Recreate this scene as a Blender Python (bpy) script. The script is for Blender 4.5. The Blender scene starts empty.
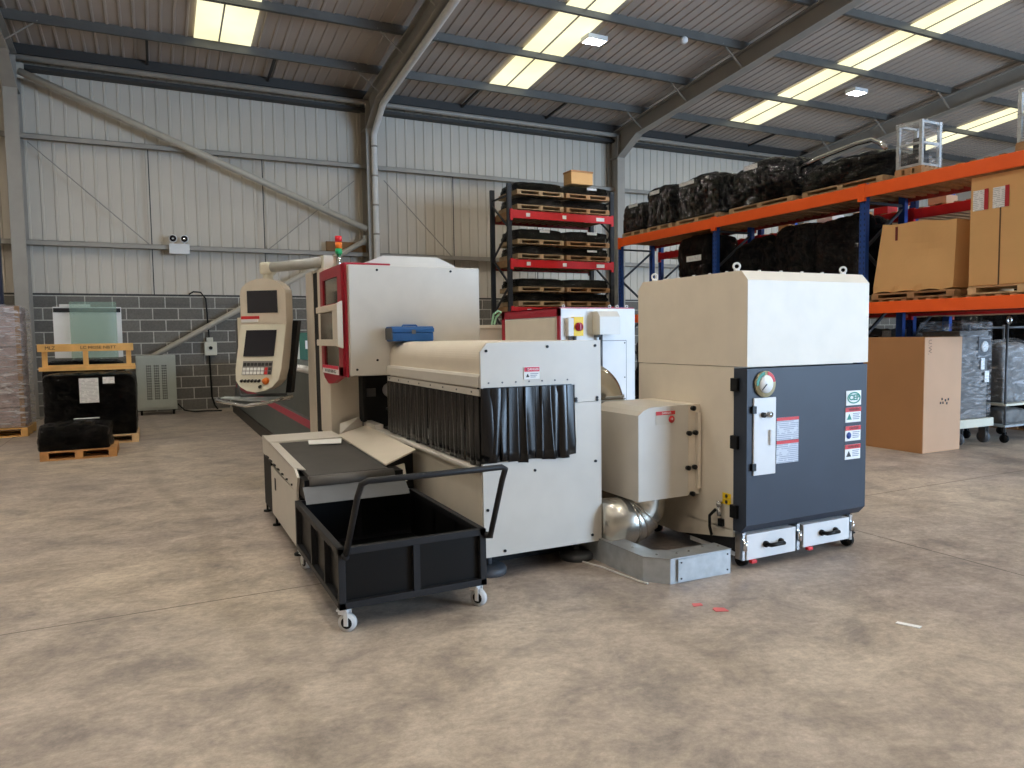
import bpy, bmesh, math, random
from mathutils import Vector, Matrix, noise

scene = bpy.context.scene
col = scene.collection
PI = math.pi
V = Vector

# ------------------------------------------------------------------ materials
def lin(c):
    return tuple(((v / 255.0) / 12.92 if v / 255.0 <= 0.04045 else ((v / 255.0 + 0.055) / 1.055) ** 2.4) for v in c)

def new_mat(name):
    m = bpy.data.materials.new(name)
    m.use_nodes = True
    nt = m.node_tree
    b = nt.nodes['Principled BSDF']
    return m, nt, b

def mat(name, rgb, rough=0.5, metal=0.0, var=0.06, scale=6.0, bump=0.0, bscale=40.0, spec=0.5, coat=0.0):
    """plain painted / plastic / metal surface with a little procedural mottling"""
    m, nt, b = new_mat(name)
    N, L = nt.nodes, nt.links
    c = lin(rgb)
    tc = N.new('ShaderNodeTexCoord')
    nz = N.new('ShaderNodeTexNoise'); nz.inputs['Scale'].default_value = scale; nz.inputs['Detail'].default_value = 3
    L.new(tc.outputs['Object'], nz.inputs['Vector'])
    rp = N.new('ShaderNodeValToRGB')
    rp.color_ramp.elements[0].position = 0.3; rp.color_ramp.elements[1].position = 0.7
    rp.color_ramp.elements[0].color = tuple(v * (1 - var) for v in c) + (1,)
    rp.color_ramp.elements[1].color = tuple(min(1, v * (1 + var)) for v in c) + (1,)
    L.new(nz.outputs['Fac'], rp.inputs['Fac']); L.new(rp.outputs['Color'], b.inputs['Base Color'])
    b.inputs['Roughness'].default_value = rough
    b.inputs['Metallic'].default_value = metal
    b.inputs['Specular IOR Level'].default_value = spec
    b.inputs['Coat Weight'].default_value = coat
    if bump > 0:
        n2 = N.new('ShaderNodeTexNoise'); n2.inputs['Scale'].default_value = bscale; n2.inputs['Detail'].default_value = 2
        L.new(tc.outputs['Object'], n2.inputs['Vector'])
        bp = N.new('ShaderNodeBump'); bp.inputs['Strength'].default_value = bump; bp.inputs['Distance'].default_value = 0.01
        L.new(n2.outputs['Fac'], bp.inputs['Height']); L.new(bp.outputs['Normal'], b.inputs['Normal'])
    return m

def emit(name, rgb, strength):
    m, nt, b = new_mat(name)
    b.inputs['Base Color'].default_value = lin(rgb) + (1,)
    b.inputs['Emission Color'].default_value = lin(rgb) + (1,)
    b.inputs['Emission Strength'].default_value = strength
    return m

def concrete():
    m, nt, b = new_mat('concrete_floor')
    N, L = nt.nodes, nt.links
    tc = N.new('ShaderNodeTexCoord')
    mp = N.new('ShaderNodeMapping'); mp.inputs['Rotation'].default_value = (0, 0, 0.35); mp.inputs['Scale'].default_value = (0.9, 1.1, 1)
    L.new(tc.outputs['Object'], mp.inputs['Vector'])
    n1 = N.new('ShaderNodeTexNoise'); n1.inputs['Scale'].default_value = 2.3; n1.inputs['Detail'].default_value = 12; n1.inputs['Roughness'].default_value = 0.78; n1.inputs['Distortion'].default_value = 0.35
    n2 = N.new('ShaderNodeTexNoise'); n2.inputs['Scale'].default_value = 20.0; n2.inputs['Detail'].default_value = 9; n2.inputs['Roughness'].default_value = 0.8
    n3 = N.new('ShaderNodeTexNoise'); n3.inputs['Scale'].default_value = 0.33; n3.inputs['Detail'].default_value = 3
    L.new(mp.outputs['Vector'], n1.inputs['Vector']); L.new(mp.outputs['Vector'], n2.inputs['Vector']); L.new(tc.outputs['Object'], n3.inputs['Vector'])
    r1 = N.new('ShaderNodeValToRGB')
    e = r1.color_ramp.elements
    e[0].position = 0.36; e[0].color = lin((143, 132, 125)) + (1,)
    e[1].position = 0.64; e[1].color = lin((201, 187, 173)) + (1,)
    k = e.new(0.5); k.color = lin((177, 163, 150)) + (1,)
    L.new(n1.outputs['Fac'], r1.inputs['Fac'])
    r2 = N.new('ShaderNodeValToRGB')
    r2.color_ramp.elements[0].position = 0.3; r2.color_ramp.elements[0].color = (0.68, 0.68, 0.68, 1)
    r2.color_ramp.elements[1].position = 0.7; r2.color_ramp.elements[1].color = (1.22, 1.22, 1.21, 1)
    L.new(n2.outputs['Fac'], r2.inputs['Fac'])
    mx = N.new('ShaderNodeMix'); mx.data_type = 'RGBA'; mx.blend_type = 'MULTIPLY'; mx.inputs[0].default_value = 1.0
    L.new(r1.outputs['Color'], mx.inputs[6]); L.new(r2.outputs['Color'], mx.inputs[7])
    # big greyer worn zones
    r3 = N.new('ShaderNodeValToRGB')
    r3.color_ramp.elements[0].position = 0.42; r3.color_ramp.elements[0].color = (0.86, 0.85, 0.86, 1)
    r3.color_ramp.elements[1].position = 0.6; r3.color_ramp.elements[1].color = (1.05, 1.04, 0.99, 1)
    L.new(n3.outputs['Fac'], r3.inputs['Fac'])
    m3 = N.new('ShaderNodeMix'); m3.data_type = 'RGBA'; m3.blend_type = 'MULTIPLY'; m3.inputs[0].default_value = 1.0
    L.new(mx.outputs[2], m3.inputs[6]); L.new(r3.outputs['Color'], m3.inputs[7])
    # saw-cut slab joints
    sp = N.new('ShaderNodeSeparateXYZ'); L.new(tc.outputs['Object'], sp.inputs[0])
    def joint(axis, pos, period):
        a = N.new('ShaderNodeMath'); a.operation = 'SUBTRACT'; a.inputs[1].default_value = pos - period / 2
        L.new(sp.outputs[axis], a.inputs[0])
        w = N.new('ShaderNodeMath'); w.operation = 'FLOORED_MODULO'; w.inputs[1].default_value = period
        L.new(a.outputs[0], w.inputs[0])
        d = N.new('ShaderNodeMath'); d.operation = 'SUBTRACT'; d.inputs[1].default_value = period / 2
        L.new(w.outputs[0], d.inputs[0])
        ab = N.new('ShaderNodeMath'); ab.operation = 'ABSOLUTE'; L.new(d.outputs[0], ab.inputs[0])
        lt = N.new('ShaderNodeMath'); lt.operation = 'LESS_THAN'; lt.inputs[1].default_value = 0.006
        L.new(ab.outputs[0], lt.inputs[0])
        return lt
    j1 = joint(1, 4.73, 6.0); j2 = joint(0, 5.0, 7.2)
    jm = N.new('ShaderNodeMath'); jm.operation = 'MAXIMUM'; L.new(j1.outputs[0], jm.inputs[0]); L.new(j2.outputs[0], jm.inputs[1])
    j3 = N.new('ShaderNodeMath'); j3.operation = 'MULTIPLY'; j3.inputs[1].default_value = 0.75; L.new(jm.outputs[0], j3.inputs[0])
    m4 = N.new('ShaderNodeMix'); m4.data_type = 'RGBA'; m4.inputs[7].default_value = lin((70, 60, 52)) + (1,)
    L.new(j3.outputs[0], m4.inputs[0]); L.new(m3.outputs[2], m4.inputs[6])
    # tyre marks: thin warped dark streaks
    wv = N.new('ShaderNodeTexWave'); wv.inputs['Scale'].default_value = 0.16; wv.inputs['Distortion'].default_value = 9.0; wv.inputs['Detail'].default_value = 2.0; wv.inputs['Detail Scale'].default_value = 0.5
    L.new(tc.outputs['Object'], wv.inputs['Vector'])
    wr = N.new('ShaderNodeValToRGB'); wr.color_ramp.elements[0].position = 0.0; wr.color_ramp.elements[0].color = (0.84, 0.83, 0.82, 1)
    wr.color_ramp.elements[1].position = 0.035; wr.color_ramp.elements[1].color = (1, 1, 1, 1)
    L.new(wv.outputs['Fac'], wr.inputs['Fac'])
    m5 = N.new('ShaderNodeMix'); m5.data_type = 'RGBA'; m5.blend_type = 'MULTIPLY'; m5.inputs[0].default_value = 0.8
    L.new(m4.outputs[2], m5.inputs[6]); L.new(wr.outputs['Color'], m5.inputs[7])
    L.new(m5.outputs[2], b.inputs['Base Color'])
    rr = N.new('ShaderNodeMapRange'); rr.inputs[3].default_value = 0.34; rr.inputs[4].default_value = 0.62
    L.new(n1.outputs['Fac'], rr.inputs[0]); L.new(rr.outputs[0], b.inputs['Roughness'])
    bp = N.new('ShaderNodeBump'); bp.inputs['Strength'].default_value = 0.15; bp.inputs['Distance'].default_value = 0.004
    L.new(n2.outputs['Fac'], bp.inputs['Height']); L.new(bp.outputs['Normal'], b.inputs['Normal'])
    return m

def blockwork():
    m, nt, b = new_mat('painted_blockwork')
    N, L = nt.nodes, nt.links
    tc = N.new('ShaderNodeTexCoord')
    mp = N.new('ShaderNodeMapping'); mp.inputs['Rotation'].default_value = (PI / 2, 0, 0)
    L.new(tc.outputs['Object'], mp.inputs['Vector'])
    br = N.new('ShaderNodeTexBrick')
    br.inputs['Color1'].default_value = lin((120, 116, 109)) + (1,)
    br.inputs['Color2'].default_value = lin((104, 100, 94)) + (1,)
    br.inputs['Mortar'].default_value = lin((188, 184, 174)) + (1,)
    br.inputs['Scale'].default_value = 1.0
    br.inputs['Mortar Size'].default_value = 0.012
    br.inputs['Mortar Smooth'].default_value = 0.2
    br.inputs['Brick Width'].default_value = 0.52
    br.inputs['Row Height'].default_value = 0.2585
    L.new(mp.outputs['Vector'], br.inputs['Vector'])
    nz = N.new('ShaderNodeTexNoise'); nz.inputs['Scale'].default_value = 30; nz.inputs['Detail'].default_value = 5
    L.new(tc.outputs['Object'], nz.inputs['Vector'])
    mx = N.new('ShaderNodeMix'); mx.data_type = 'RGBA'; mx.blend_type = 'OVERLAY'; mx.inputs[0].default_value = 0.35
    L.new(br.outputs['Color'], mx.inputs[6]); L.new(nz.outputs['Fac'], mx.inputs[7])
    L.new(mx.outputs[2], b.inputs['Base Color'])
    b.inputs['Roughness'].default_value = 0.85
    bp = N.new('ShaderNodeBump'); bp.inputs['Strength'].default_value = 0.5; bp.inputs['Distance'].default_value = 0.006; bp.invert = True
    L.new(br.outputs['Fac'], bp.inputs['Height']); L.new(bp.outputs['Normal'], b.inputs['Normal'])
    return m

def film_black(name, base=(2, 2, 3), rough=0.11, scale=8.0, strength=1.0):
    """glossy stretched black film, creased"""
    m, nt, b = new_mat(name)
    N, L = nt.nodes, nt.links
    tc = N.new('ShaderNodeTexCoord')
    mp = N.new('ShaderNodeMapping'); mp.inputs['Scale'].default_value = (1, 1, 2.4); mp.inputs['Rotation'].default_value = (0.2, 0.3, 0)
    L.new(tc.outputs['Object'], mp.inputs['Vector'])
    n1 = N.new('ShaderNodeTexNoise'); n1.inputs['Scale'].default_value = scale; n1.inputs['Detail'].default_value = 6; n1.inputs['Distortion'].default_value = 1.4
    L.new(mp.outputs['Vector'], n1.inputs['Vector'])
    vo = N.new('ShaderNodeTexVoronoi'); vo.feature = 'DISTANCE_TO_EDGE'; vo.inputs['Scale'].default_value = scale * 0.9
    L.new(n1.outputs['Color'], vo.inputs['Vector'])
    ad = N.new('ShaderNodeMath'); ad.operation = 'ADD'; L.new(n1.outputs['Fac'], ad.inputs[0]); L.new(vo.outputs['Distance'], ad.inputs[1])
    bp = N.new('ShaderNodeBump'); bp.inputs['Strength'].default_value = strength; bp.inputs['Distance'].default_value = 0.05
    L.new(ad.outputs[0], bp.inputs['Height']); L.new(bp.outputs['Normal'], b.inputs['Normal'])
    b.inputs['Base Color'].default_value = lin(base) + (1,); b.inputs['Specular IOR Level'].default_value = 0.26
    b.inputs['Roughness'].default_value = rough
    return m

def film_clear(name, tint=(225, 224, 226), density=0.35):
    """hazy transparent stretch film with white streaks"""
    m, nt, b = new_mat(name)
    N, L = nt.nodes, nt.links
    N.remove(b)
    out = N['Material Output']
    tc = N.new('ShaderNodeTexCoord')
    mp = N.new('ShaderNodeMapping'); mp.inputs['Scale'].default_value = (1.2, 1.2, 6.5); mp.inputs['Rotation'].default_value = (0.35, 0.3, 0)
    L.new(tc.outputs['Object'], mp.inputs['Vector'])
    n1 = N.new('ShaderNodeTexNoise'); n1.inputs['Scale'].default_value = 3.2; n1.inputs['Detail'].default_value = 7; n1.inputs['Distortion'].default_value = 1.2
    L.new(mp.outputs['Vector'], n1.inputs['Vector'])
    rp = N.new('ShaderNodeMapRange'); rp.inputs[1].default_value = 0.46; rp.inputs[2].default_value = 0.78; rp.inputs[3].default_value = density * 0.12; rp.inputs[4].default_value = min(0.95, density * 1.7)
    L.new(n1.outputs['Fac'], rp.inputs[0])
    tr = N.new('ShaderNodeBsdfTransparent')
    pb = N.new('ShaderNodeBsdfPrincipled'); pb.inputs['Base Color'].default_value = lin(tint) + (1,); pb.inputs['Roughness'].default_value = 0.18
    bp = N.new('ShaderNodeBump'); bp.inputs['Strength'].default_value = 0.6; bp.inputs['Distance'].default_value = 0.03
    L.new(n1.outputs['Fac'], bp.inputs['Height']); L.new(bp.outputs['Normal'], pb.inputs['Normal'])
    mx = N.new('ShaderNodeMixShader')
    L.new(rp.outputs[0], mx.inputs[0]); L.new(tr.outputs[0], mx.inputs[1]); L.new(pb.outputs[0], mx.inputs[2])
    L.new(mx.outputs[0], out.inputs['Surface'])
    return m

def glass_tint(name, rgb, fac):
    m, nt, b = new_mat(name)
    N, L = nt.nodes, nt.links
    N.remove(b); out = N['Material Output']
    tr = N.new('ShaderNodeBsdfTransparent'); tr.inputs[0].default_value = lin(rgb) + (1,)
    pb = N.new('ShaderNodeBsdfPrincipled'); pb.inputs['Base Color'].default_value = lin((160, 184, 174)) + (1,); pb.inputs['Roughness'].default_value = 0.05
    mx = N.new('ShaderNodeMixShader'); mx.inputs[0].default_value = fac
    L.new(tr.outputs[0], mx.inputs[1]); L.new(pb.outputs[0], mx.inputs[2]); L.new(mx.outputs[0], out.inputs['Surface'])
    return m

def lines_mat(name, bg, fg, scale, axis='Z', thick=0.45):
    """printed paper: rows of fine grey print"""
    m, nt, b = new_mat(name)
    N, L = nt.nodes, nt.links
    tc = N.new('ShaderNodeTexCoord')
    sp = N.new('ShaderNodeSeparateXYZ'); L.new(tc.outputs['Object'], sp.inputs[0])
    a = N.new('ShaderNodeMath'); a.operation = 'MULTIPLY'; a.inputs[1].default_value = scale; L.new(sp.outputs[axis], a.inputs[0])
    f = N.new('ShaderNodeMath'); f.operation = 'FRACT'; L.new(a.outputs[0], f.inputs[0])
    lt = N.new('ShaderNodeMath'); lt.operation = 'LESS_THAN'; lt.inputs[1].default_value = thick; L.new(f.outputs[0], lt.inputs[0])
    nz = N.new('ShaderNodeTexNoise'); nz.inputs['Scale'].default_value = 22; L.new(tc.outputs['Object'], nz.inputs['Vector'])
    gt = N.new('ShaderNodeMath'); gt.operation = 'GREATER_THAN'; gt.inputs[1].default_value = 0.44; L.new(nz.outputs['Fac'], gt.inputs[0])
    mu = N.new('ShaderNodeMath'); mu.operation = 'MULTIPLY'; L.new(lt.outputs[0], mu.inputs[0]); L.new(gt.outputs[0], mu.inputs[1])
    mx = N.new('ShaderNodeMix'); mx.data_type = 'RGBA'; mx.inputs[6].default_value = lin(bg) + (1,); mx.inputs[7].default_value = lin(fg) + (1,)
    L.new(mu.outputs[0], mx.inputs[0]); L.new(mx.outputs[2], b.inputs['Base Color'])
    b.inputs['Roughness'].default_value = 0.6
    return m

def skylight_mat():
    m, nt, b = new_mat('skylight_sheet')
    N, L = nt.nodes, nt.links
    tc = N.new('ShaderNodeTexCoord')
    nz = N.new('ShaderNodeTexNoise'); nz.inputs['Scale'].default_value = 0.9; nz.inputs['Detail'].default_value = 3
    L.new(tc.outputs['Object'], nz.inputs['Vector'])
    rp = N.new('ShaderNodeValToRGB')
    rp.color_ramp.elements[0].position = 0.3; rp.color_ramp.elements[0].color = lin((246, 240, 190)) + (1,)
    rp.color_ramp.elements[1].position = 0.7; rp.color_ramp.elements[1].color = lin((252, 249, 216)) + (1,)
    L.new(nz.outputs['Fac'], rp.inputs['Fac'])
    L.new(rp.outputs['Color'], b.inputs['Emission Color'])
    b.inputs['Base Color'].default_value = lin((200, 196, 160)) + (1,)
    b.inputs['Emission Strength'].default_value = SKY_STRENGTH
    return m

SKY_STRENGTH = 0.80
LAMP_STRENGTH = 190.0
DOOR_POWER = 2500.0

BEIGE = mat('beige_powder_coat', (219, 208, 191), 0.42, var=0.03, bump=0.04, bscale=160)
BEIGE2 = mat('beige_enamel', (203, 197, 187), 0.38, var=0.03)
CREAM = mat('cream_plastic', (214, 209, 190), 0.45, var=0.03)
WHITEP = mat('white_paint', (222, 222, 222), 0.45, var=0.03)
SLATE = mat('slate_blue_paint', (54, 60, 71), 0.42, var=0.08, scale=2.5, bump=0.05, bscale=220, spec=0.22)
RED = mat('crimson_paint', (158, 18, 42), 0.4, var=0.06)
DKGREY = mat('dark_grey_paint', (36, 36, 38), 0.5, var=0.1, spec=0.25)
MIDGREY = mat('mid_grey_steel', (92, 93, 95), 0.45, 0.3, var=0.08)
BLACK = mat('black_plastic', (10, 10, 11), 0.4, var=0.1, spec=0.25)
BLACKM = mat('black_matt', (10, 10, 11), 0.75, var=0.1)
RUBBER = mat('conveyor_rubber', (66, 63, 60), 0.7, var=0.15, scale=4)
GALV = mat('galvanised_steel', (178, 182, 184), 0.4, 0.35, var=0.12, scale=14)
FOIL = mat('spiral_duct_metal', (196, 192, 182), 0.27, 0.9, var=0.08, scale=5)
CHROME = mat('chrome', (205, 205, 205), 0.15, 1.0, var=0.02)
PVC = mat('black_pvc_strip', (10, 10, 13), 0.25, var=0.12)
BEDGREY = mat('bed_grey_paint', (88, 92, 90), 0.5, var=0.06)
BEDDARK = mat('bed_plinth_brown', (58, 52, 46), 0.6, var=0.1)
STRIPE = mat('red_stripe_paint', (170, 62, 78), 0.5, var=0.04)
STEEL = mat('grey_frame_steel', (158, 152, 143), 0.5, 0.1, var=0.06, scale=3)
PURLIN = mat('galvanised_purlin', (100, 98, 94), 0.45, 0.25, var=0.12, scale=3)
BRACE = mat('pale_brace_tube', (188, 180, 166), 0.5, var=0.06)
BOARD = mat('corner_board_brown', (150, 120, 92), 0.75, var=0.06)
DARKSTEEL = mat('shadow_gap_steel', (56, 54, 52), 0.6, 0.1)  # plain dark steel for trims, gutter and sag bars
CLADDING = mat('wall_liner_sheet', (203, 194, 180), 0.5, var=0.035, scale=1.2)
LINER = mat('roof_liner_sheet', (182, 170, 160), 0.55, var=0.05, scale=1.0)
FLOOR = concrete()
BLOCK = blockwork()
SKY = skylight_mat()
LAMP = emit('led_lens', (255, 247, 236), LAMP_STRENGTH)
ORANGE = mat('orange_beam_paint', (255, 98, 20), 0.42, var=0.04)
REDBEAM = mat('red_beam_paint', (214, 30, 34), 0.42, var=0.05)
RUST = mat('red_brown_beam_paint', (150, 44, 30), 0.5, var=0.06)
BLUE = mat('blue_upright_paint', (24, 66, 140), 0.42, var=0.06)
NAVY = mat('navy_upright_paint', (16, 24, 52), 0.45, var=0.06)
BLACKUP = mat('black_upright_paint', (28, 28, 31), 0.5, var=0.08)
WOOD = mat('pale_timber', (214, 182, 138), 0.7, var=0.16, scale=9)
WOOD4 = mat('brownish_timber', (188, 138, 86), 0.75, var=0.2, scale=8)
WOOD5 = mat('dirty_pallet_timber', (176, 150, 116), 0.75, var=0.2, scale=8)
WOOD2 = mat('pine_timber', (226, 178, 108), 0.65, var=0.12, scale=7)
WOOD3 = mat('worn_timber', (172, 132, 92), 0.75, var=0.2, scale=8)
CARD = mat('corrugated_card', (220, 172, 114), 0.75, var=0.04, scale=2.5)
CARDD = mat('brown_card', (176, 126, 82), 0.75, var=0.04, scale=2.0)
CARDP = mat('pale_card', (208, 166, 132), 0.7, var=0.04, scale=2.0)  # also paints the daylight on one face of the floor carton
FILM = film_black('black_stretch_film')
FILM2 = film_black('black_stretch_film_loose', (4, 4, 5), 0.11, 6.0, 1.0)
CLEAR = film_clear('clear_stretch_film')
CLEAR2 = film_clear('clear_loose_film', (228, 228, 230), 0.3)
CLEAR3 = film_clear('clear_pallet_film', (226, 224, 230), 0.7)
PAPER = mat('white_paper', (236, 236, 234), 0.6, var=0.02)
PRINT = lines_mat('printed_paper', (232, 232, 232), (182, 182, 186), 46, thick=0.35)
PRINTF = lines_mat('fine_printed_paper', (206, 212, 222), (150, 158, 178), 75, thick=0.4)
LRED = mat('label_red', (208, 40, 44), 0.5, var=0.02)
PINKRED = mat('label_crimson', (214, 40, 74), 0.5, var=0.02)
LYEL = mat('label_yellow', (240, 200, 20), 0.5, var=0.02)
LGREEN = mat('label_green', (20, 132, 112), 0.5, var=0.02)
LBLUE = mat('label_blue', (34, 66, 140), 0.5, var=0.02)
INK = mat('print_ink', (36, 34, 34), 0.6, var=0.02)
LORANGE = mat('knob_orange', (235, 120, 30), 0.4, var=0.02)
TOOLBLUE = mat('blue_toolbox_enamel', (8, 82, 148), 0.4, var=0.06)
HEATER = mat('grey_green_cabinet', (166, 170, 160), 0.5, var=0.03)
SLOT = mat('vent_slot_shadow', (70, 72, 68), 0.7)
GREENBOX = mat('dark_green_paint', (40, 92, 66), 0.5)
SCREEN = mat('dark_screen', (34, 32, 38), 0.15, var=0.05)
WINDOW = mat('smoked_window', (60, 60, 56), 0.12, var=0.25, scale=3)
TINT = glass_tint('green_float_glass', (243, 250, 246), 0.28)
LAMPRED = mat('beacon_red', (206, 36, 44), 0.3)
LAMPAMB = mat('beacon_amber', (236, 120, 34), 0.3)
LAMPGRN = mat('beacon_green', (30, 160, 96), 0.3)
CARGO = mat('mauve_packing', (164, 148, 148), 0.7, var=0.25, scale=5)
GREYLOAD = mat('grey_packed_goods', (104, 100, 96), 0.6, var=0.3, scale=9)
TUBEW = mat('white_wrap', (222, 220, 216), 0.55, var=0.05, scale=8, bump=0.4, bscale=14)
PAD = mat('grey_machine_foot', (78, 80, 84), 0.5)
PINK = mat('pink_tape', (214, 110, 110), 0.6)
MINT = mat('mint_hose', (168, 214, 178), 0.5)

# ------------------------------------------------------------------ mesh helpers
ORIGIN = {}

class G:
    def __init__(s):
        s.bm = bmesh.new()
    def box(s, x0, x1, y0, y1, z0, z1, bev=0.0, M=None):
        r = bmesh.ops.create_cube(s.bm, size=1.0)
        vs = r['verts']
        bmesh.ops.scale(s.bm, vec=(x1 - x0, y1 - y0, z1 - z0), verts=vs)
        bmesh.ops.translate(s.bm, vec=((x0 + x1) / 2, (y0 + y1) / 2, (z0 + z1) / 2), verts=vs)
        if bev > 0:
            es = list({e for v in vs for e in v.link_edges})
            rb = bmesh.ops.bevel(s.bm, geom=es, offset=bev, segments=2, affect='EDGES', profile=0.6)
            vs = list({v for f in rb['faces'] for v in f.verts} | {v for v in vs if v.is_valid})
        if M is not None:
            bmesh.ops.transform(s.bm, matrix=M, verts=vs)
        return s
    def prism(s, pts, axis, a0, a1, M=None):
        """pts 2D; axis 'x' -> pts are (y,z), 'y' -> (x,z), 'z' -> (x,y)"""
        def P(p, a):
            return {'x': (a, p[0], p[1]), 'y': (p[0], a, p[1]), 'z': (p[0], p[1], a)}[axis]
        A = [s.bm.verts.new(P(p, a0)) for p in pts]
        B = [s.bm.verts.new(P(p, a1)) for p in pts]
        n = len(pts)
        fs = [s.bm.faces.new(A), s.bm.faces.new(B[::-1])]
        for i in range(n):
            fs.append(s.bm.faces.new((A[i], B[i], B[(i + 1) % n], A[(i + 1) % n])))
        bmesh.ops.recalc_face_normals(s.bm, faces=fs)
        if M is not None:
            bmesh.ops.transform(s.bm, matrix=M, verts=A + B)
        return s
    def poly3(s, A, B):
        """loft between two equal 3-D loops, capped"""
        a = [s.bm.verts.new(p) for p in A]; b = [s.bm.verts.new(p) for p in B]
        n = len(a); fs = [s.bm.faces.new(a), s.bm.faces.new(b[::-1])]
        for i in range(n):
            fs.append(s.bm.faces.new((a[i], b[i], b[(i + 1) % n], a[(i + 1) % n])))
        bmesh.ops.recalc_face_normals(s.bm, faces=fs)
        return s
    def bar(s, p0, p1, w, h, up=(0, 0, 1)):
        """rectangular bar from p0 to p1, w across, h along up"""
        p0, p1, up = V(p0), V(p1), V(up)
        d = (p1 - p0).normalized(); sd = d.cross(up).normalized(); u = sd.cross(d)
        A = [p0 + sd * (a * w / 2) + u * (b * h / 2) for a, b in ((-1, -1), (1, -1), (1, 1), (-1, 1))]
        B = [q + (p1 - p0) for q in A]
        return s.poly3(A, B)
    def tube(s, pts, r, seg=12, rs=None):
        pts = [V(p) for p in pts]
        rings = []
        n = len(pts)
        prev = None
        for i, p in enumerate(pts):
            d = (pts[min(i + 1, n - 1)] - pts[max(i - 1, 0)]).normalized()
            if prev is None:
                a = V((0, 0, 1)) if abs(d.z) < 0.9 else V((1, 0, 0))
                u = d.cross(a).normalized()
            else:
                u = (prev - d * prev.dot(d)).normalized()
            prev = u
            w = d.cross(u)
            rr = rs[i] if rs else r
            rings.append([s.bm.verts.new(p + (u * math.cos(2 * PI * k / seg) + w * math.sin(2 * PI * k / seg)) * rr) for k in range(seg)])
        fs = []
        for A, B in zip(rings, rings[1:]):
            for k in range(seg):
                fs.append(s.bm.faces.new((A[k], A[(k + 1) % seg], B[(k + 1) % seg], B[k])))
        fs.append(s.bm.faces.new(rings[0][::-1])); fs.append(s.bm.faces.new(rings[-1]))
        for f in fs: f.smooth = seg > 8
        bmesh.ops.recalc_face_normals(s.bm, faces=fs)
        return s
    def cyl(s, p0, p1, r, seg=16, r1=None):
        return s.tube([p0, p1], r, seg, [r, r if r1 is None else r1])
    def ring(s, c, n, R, r, seg=20, ss=8):
        c, n = V(c), V(n).normalized()
        a = V((0, 0, 1)) if abs(n.z) < 0.9 else V((1, 0, 0))
        u = n.cross(a).normalized(); w = n.cross(u)
        rr = []
        for i in range(seg):
            t = 2 * PI * i / seg; d = u * math.cos(t) + w * math.sin(t)
            rr.append([s.bm.verts.new(c + d * (R + r * math.cos(2 * PI * k / ss)) + n * (r * math.sin(2 * PI * k / ss))) for k in range(ss)])
        fs = []
        for i in range(seg):
            A, B = rr[i], rr[(i + 1) % seg]
            for k in range(ss):
                f = s.bm.faces.new((A[k], B[k], B[(k + 1) % ss], A[(k + 1) % ss])); f.smooth = True; fs.append(f)
        bmesh.ops.recalc_face_normals(s.bm, faces=fs)
        return s
    def obj(s, name, m, parent=None, smooth=False):
        me = bpy.data.meshes.new(name)
        s.bm.to_mesh(me); s.bm.free()
        if smooth:
            for p in me.polygons: p.use_smooth = True
        me.materials.append(m)
        o = bpy.data.objects.new(name, me)
        col.objects.link(o)
        if parent is not None:
            off = ORIGIN.get(parent.name, V((0, 0, 0)))
            me.transform(Matrix.Translation(-off))
            ORIGIN[o.name] = off
            o.parent = parent
        return o

def tag(o, label, cat, group=None, kind=None):
    if label: o['label'] = label
    if cat: o['category'] = cat
    if group: o['group'] = group
    if kind: o['kind'] = kind
    return o

def thing(name, label, cat, loc=(0, 0, 0), rz=0.0, group=None, local=False):
    """Empty at the thing's base; unless local, its parts are given in world coordinates"""
    o = bpy.data.objects.new(name, None)
    o.empty_display_size = 0.1
    col.objects.link(o)
    o.location = loc; o.rotation_euler = (0, 0, rz)
    ORIGIN[o.name] = V((0, 0, 0)) if local else V(loc)
    return tag(o, label, cat, group)

def struct(o):
    o['kind'] = 'structure'
    return o

def copy_tree(root, loc, label, rz=None, group=None):
    r = root.copy(); col.objects.link(r); r.location = loc
    if rz is not None: r.rotation_euler = (0, 0, rz)
    if label: r['label'] = label
    if group: r['group'] = group
    for ch in list(root.children):
        c = ch.copy(); col.objects.link(c); c.parent = r
        for g in list(ch.children):
            d = g.copy(); col.objects.link(d); d.parent = c
    return r

def text(name, body, size, M, m, parent, ext=0.0008, sx=1.0, bold=0.0):
    cu = bpy.data.curves.new(name, 'FONT'); cu.body = body; cu.size = size; cu.extrude = ext
    cu.offset = bold; cu.align_x = 'CENTER'; cu.align_y = 'CENTER'; cu.resolution_u = 2
    t = bpy.data.objects.new(name + '_curve', cu); col.objects.link(t)
    bpy.context.view_layer.update()
    me = bpy.data.meshes.new_from_object(t.evaluated_get(bpy.context.evaluated_depsgraph_get()))
    bpy.data.objects.remove(t); bpy.data.curves.remove(cu)
    me.name = name
    me.transform(Matrix.Diagonal((sx, 1, 1, 1)))
    me.transform(M)
    me.materials.clear(); me.materials.append(m)
    o = bpy.data.objects.new(name, me); col.objects.link(o)
    off = ORIGIN.get(parent.name, V((0, 0, 0)))
    me.transform(Matrix.Translation(-off)); ORIGIN[o.name] = off
    o.parent = parent
    return o

def face_y(x, y, z):      # text facing -y
    return Matrix.Translation((x, y, z)) @ Matrix.Rotation(PI / 2, 4, 'X')
def face_x(x, y, z):      # text facing -x
    return Matrix.Translation((x, y, z)) @ Matrix.Rotation(-PI / 2, 4, 'Z') @ Matrix.Rotation(PI / 2, 4, 'X')

# ================================================================== SETTING
X0, X1, Y0, YW = -9.7, 27.0, -8.2, 18.15
def zt(y): return 7.45 + 0.102 * (17.7 - y)          # top of rafters
def zs(y): return zt(y) + 0.21                        # roof liner

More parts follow.
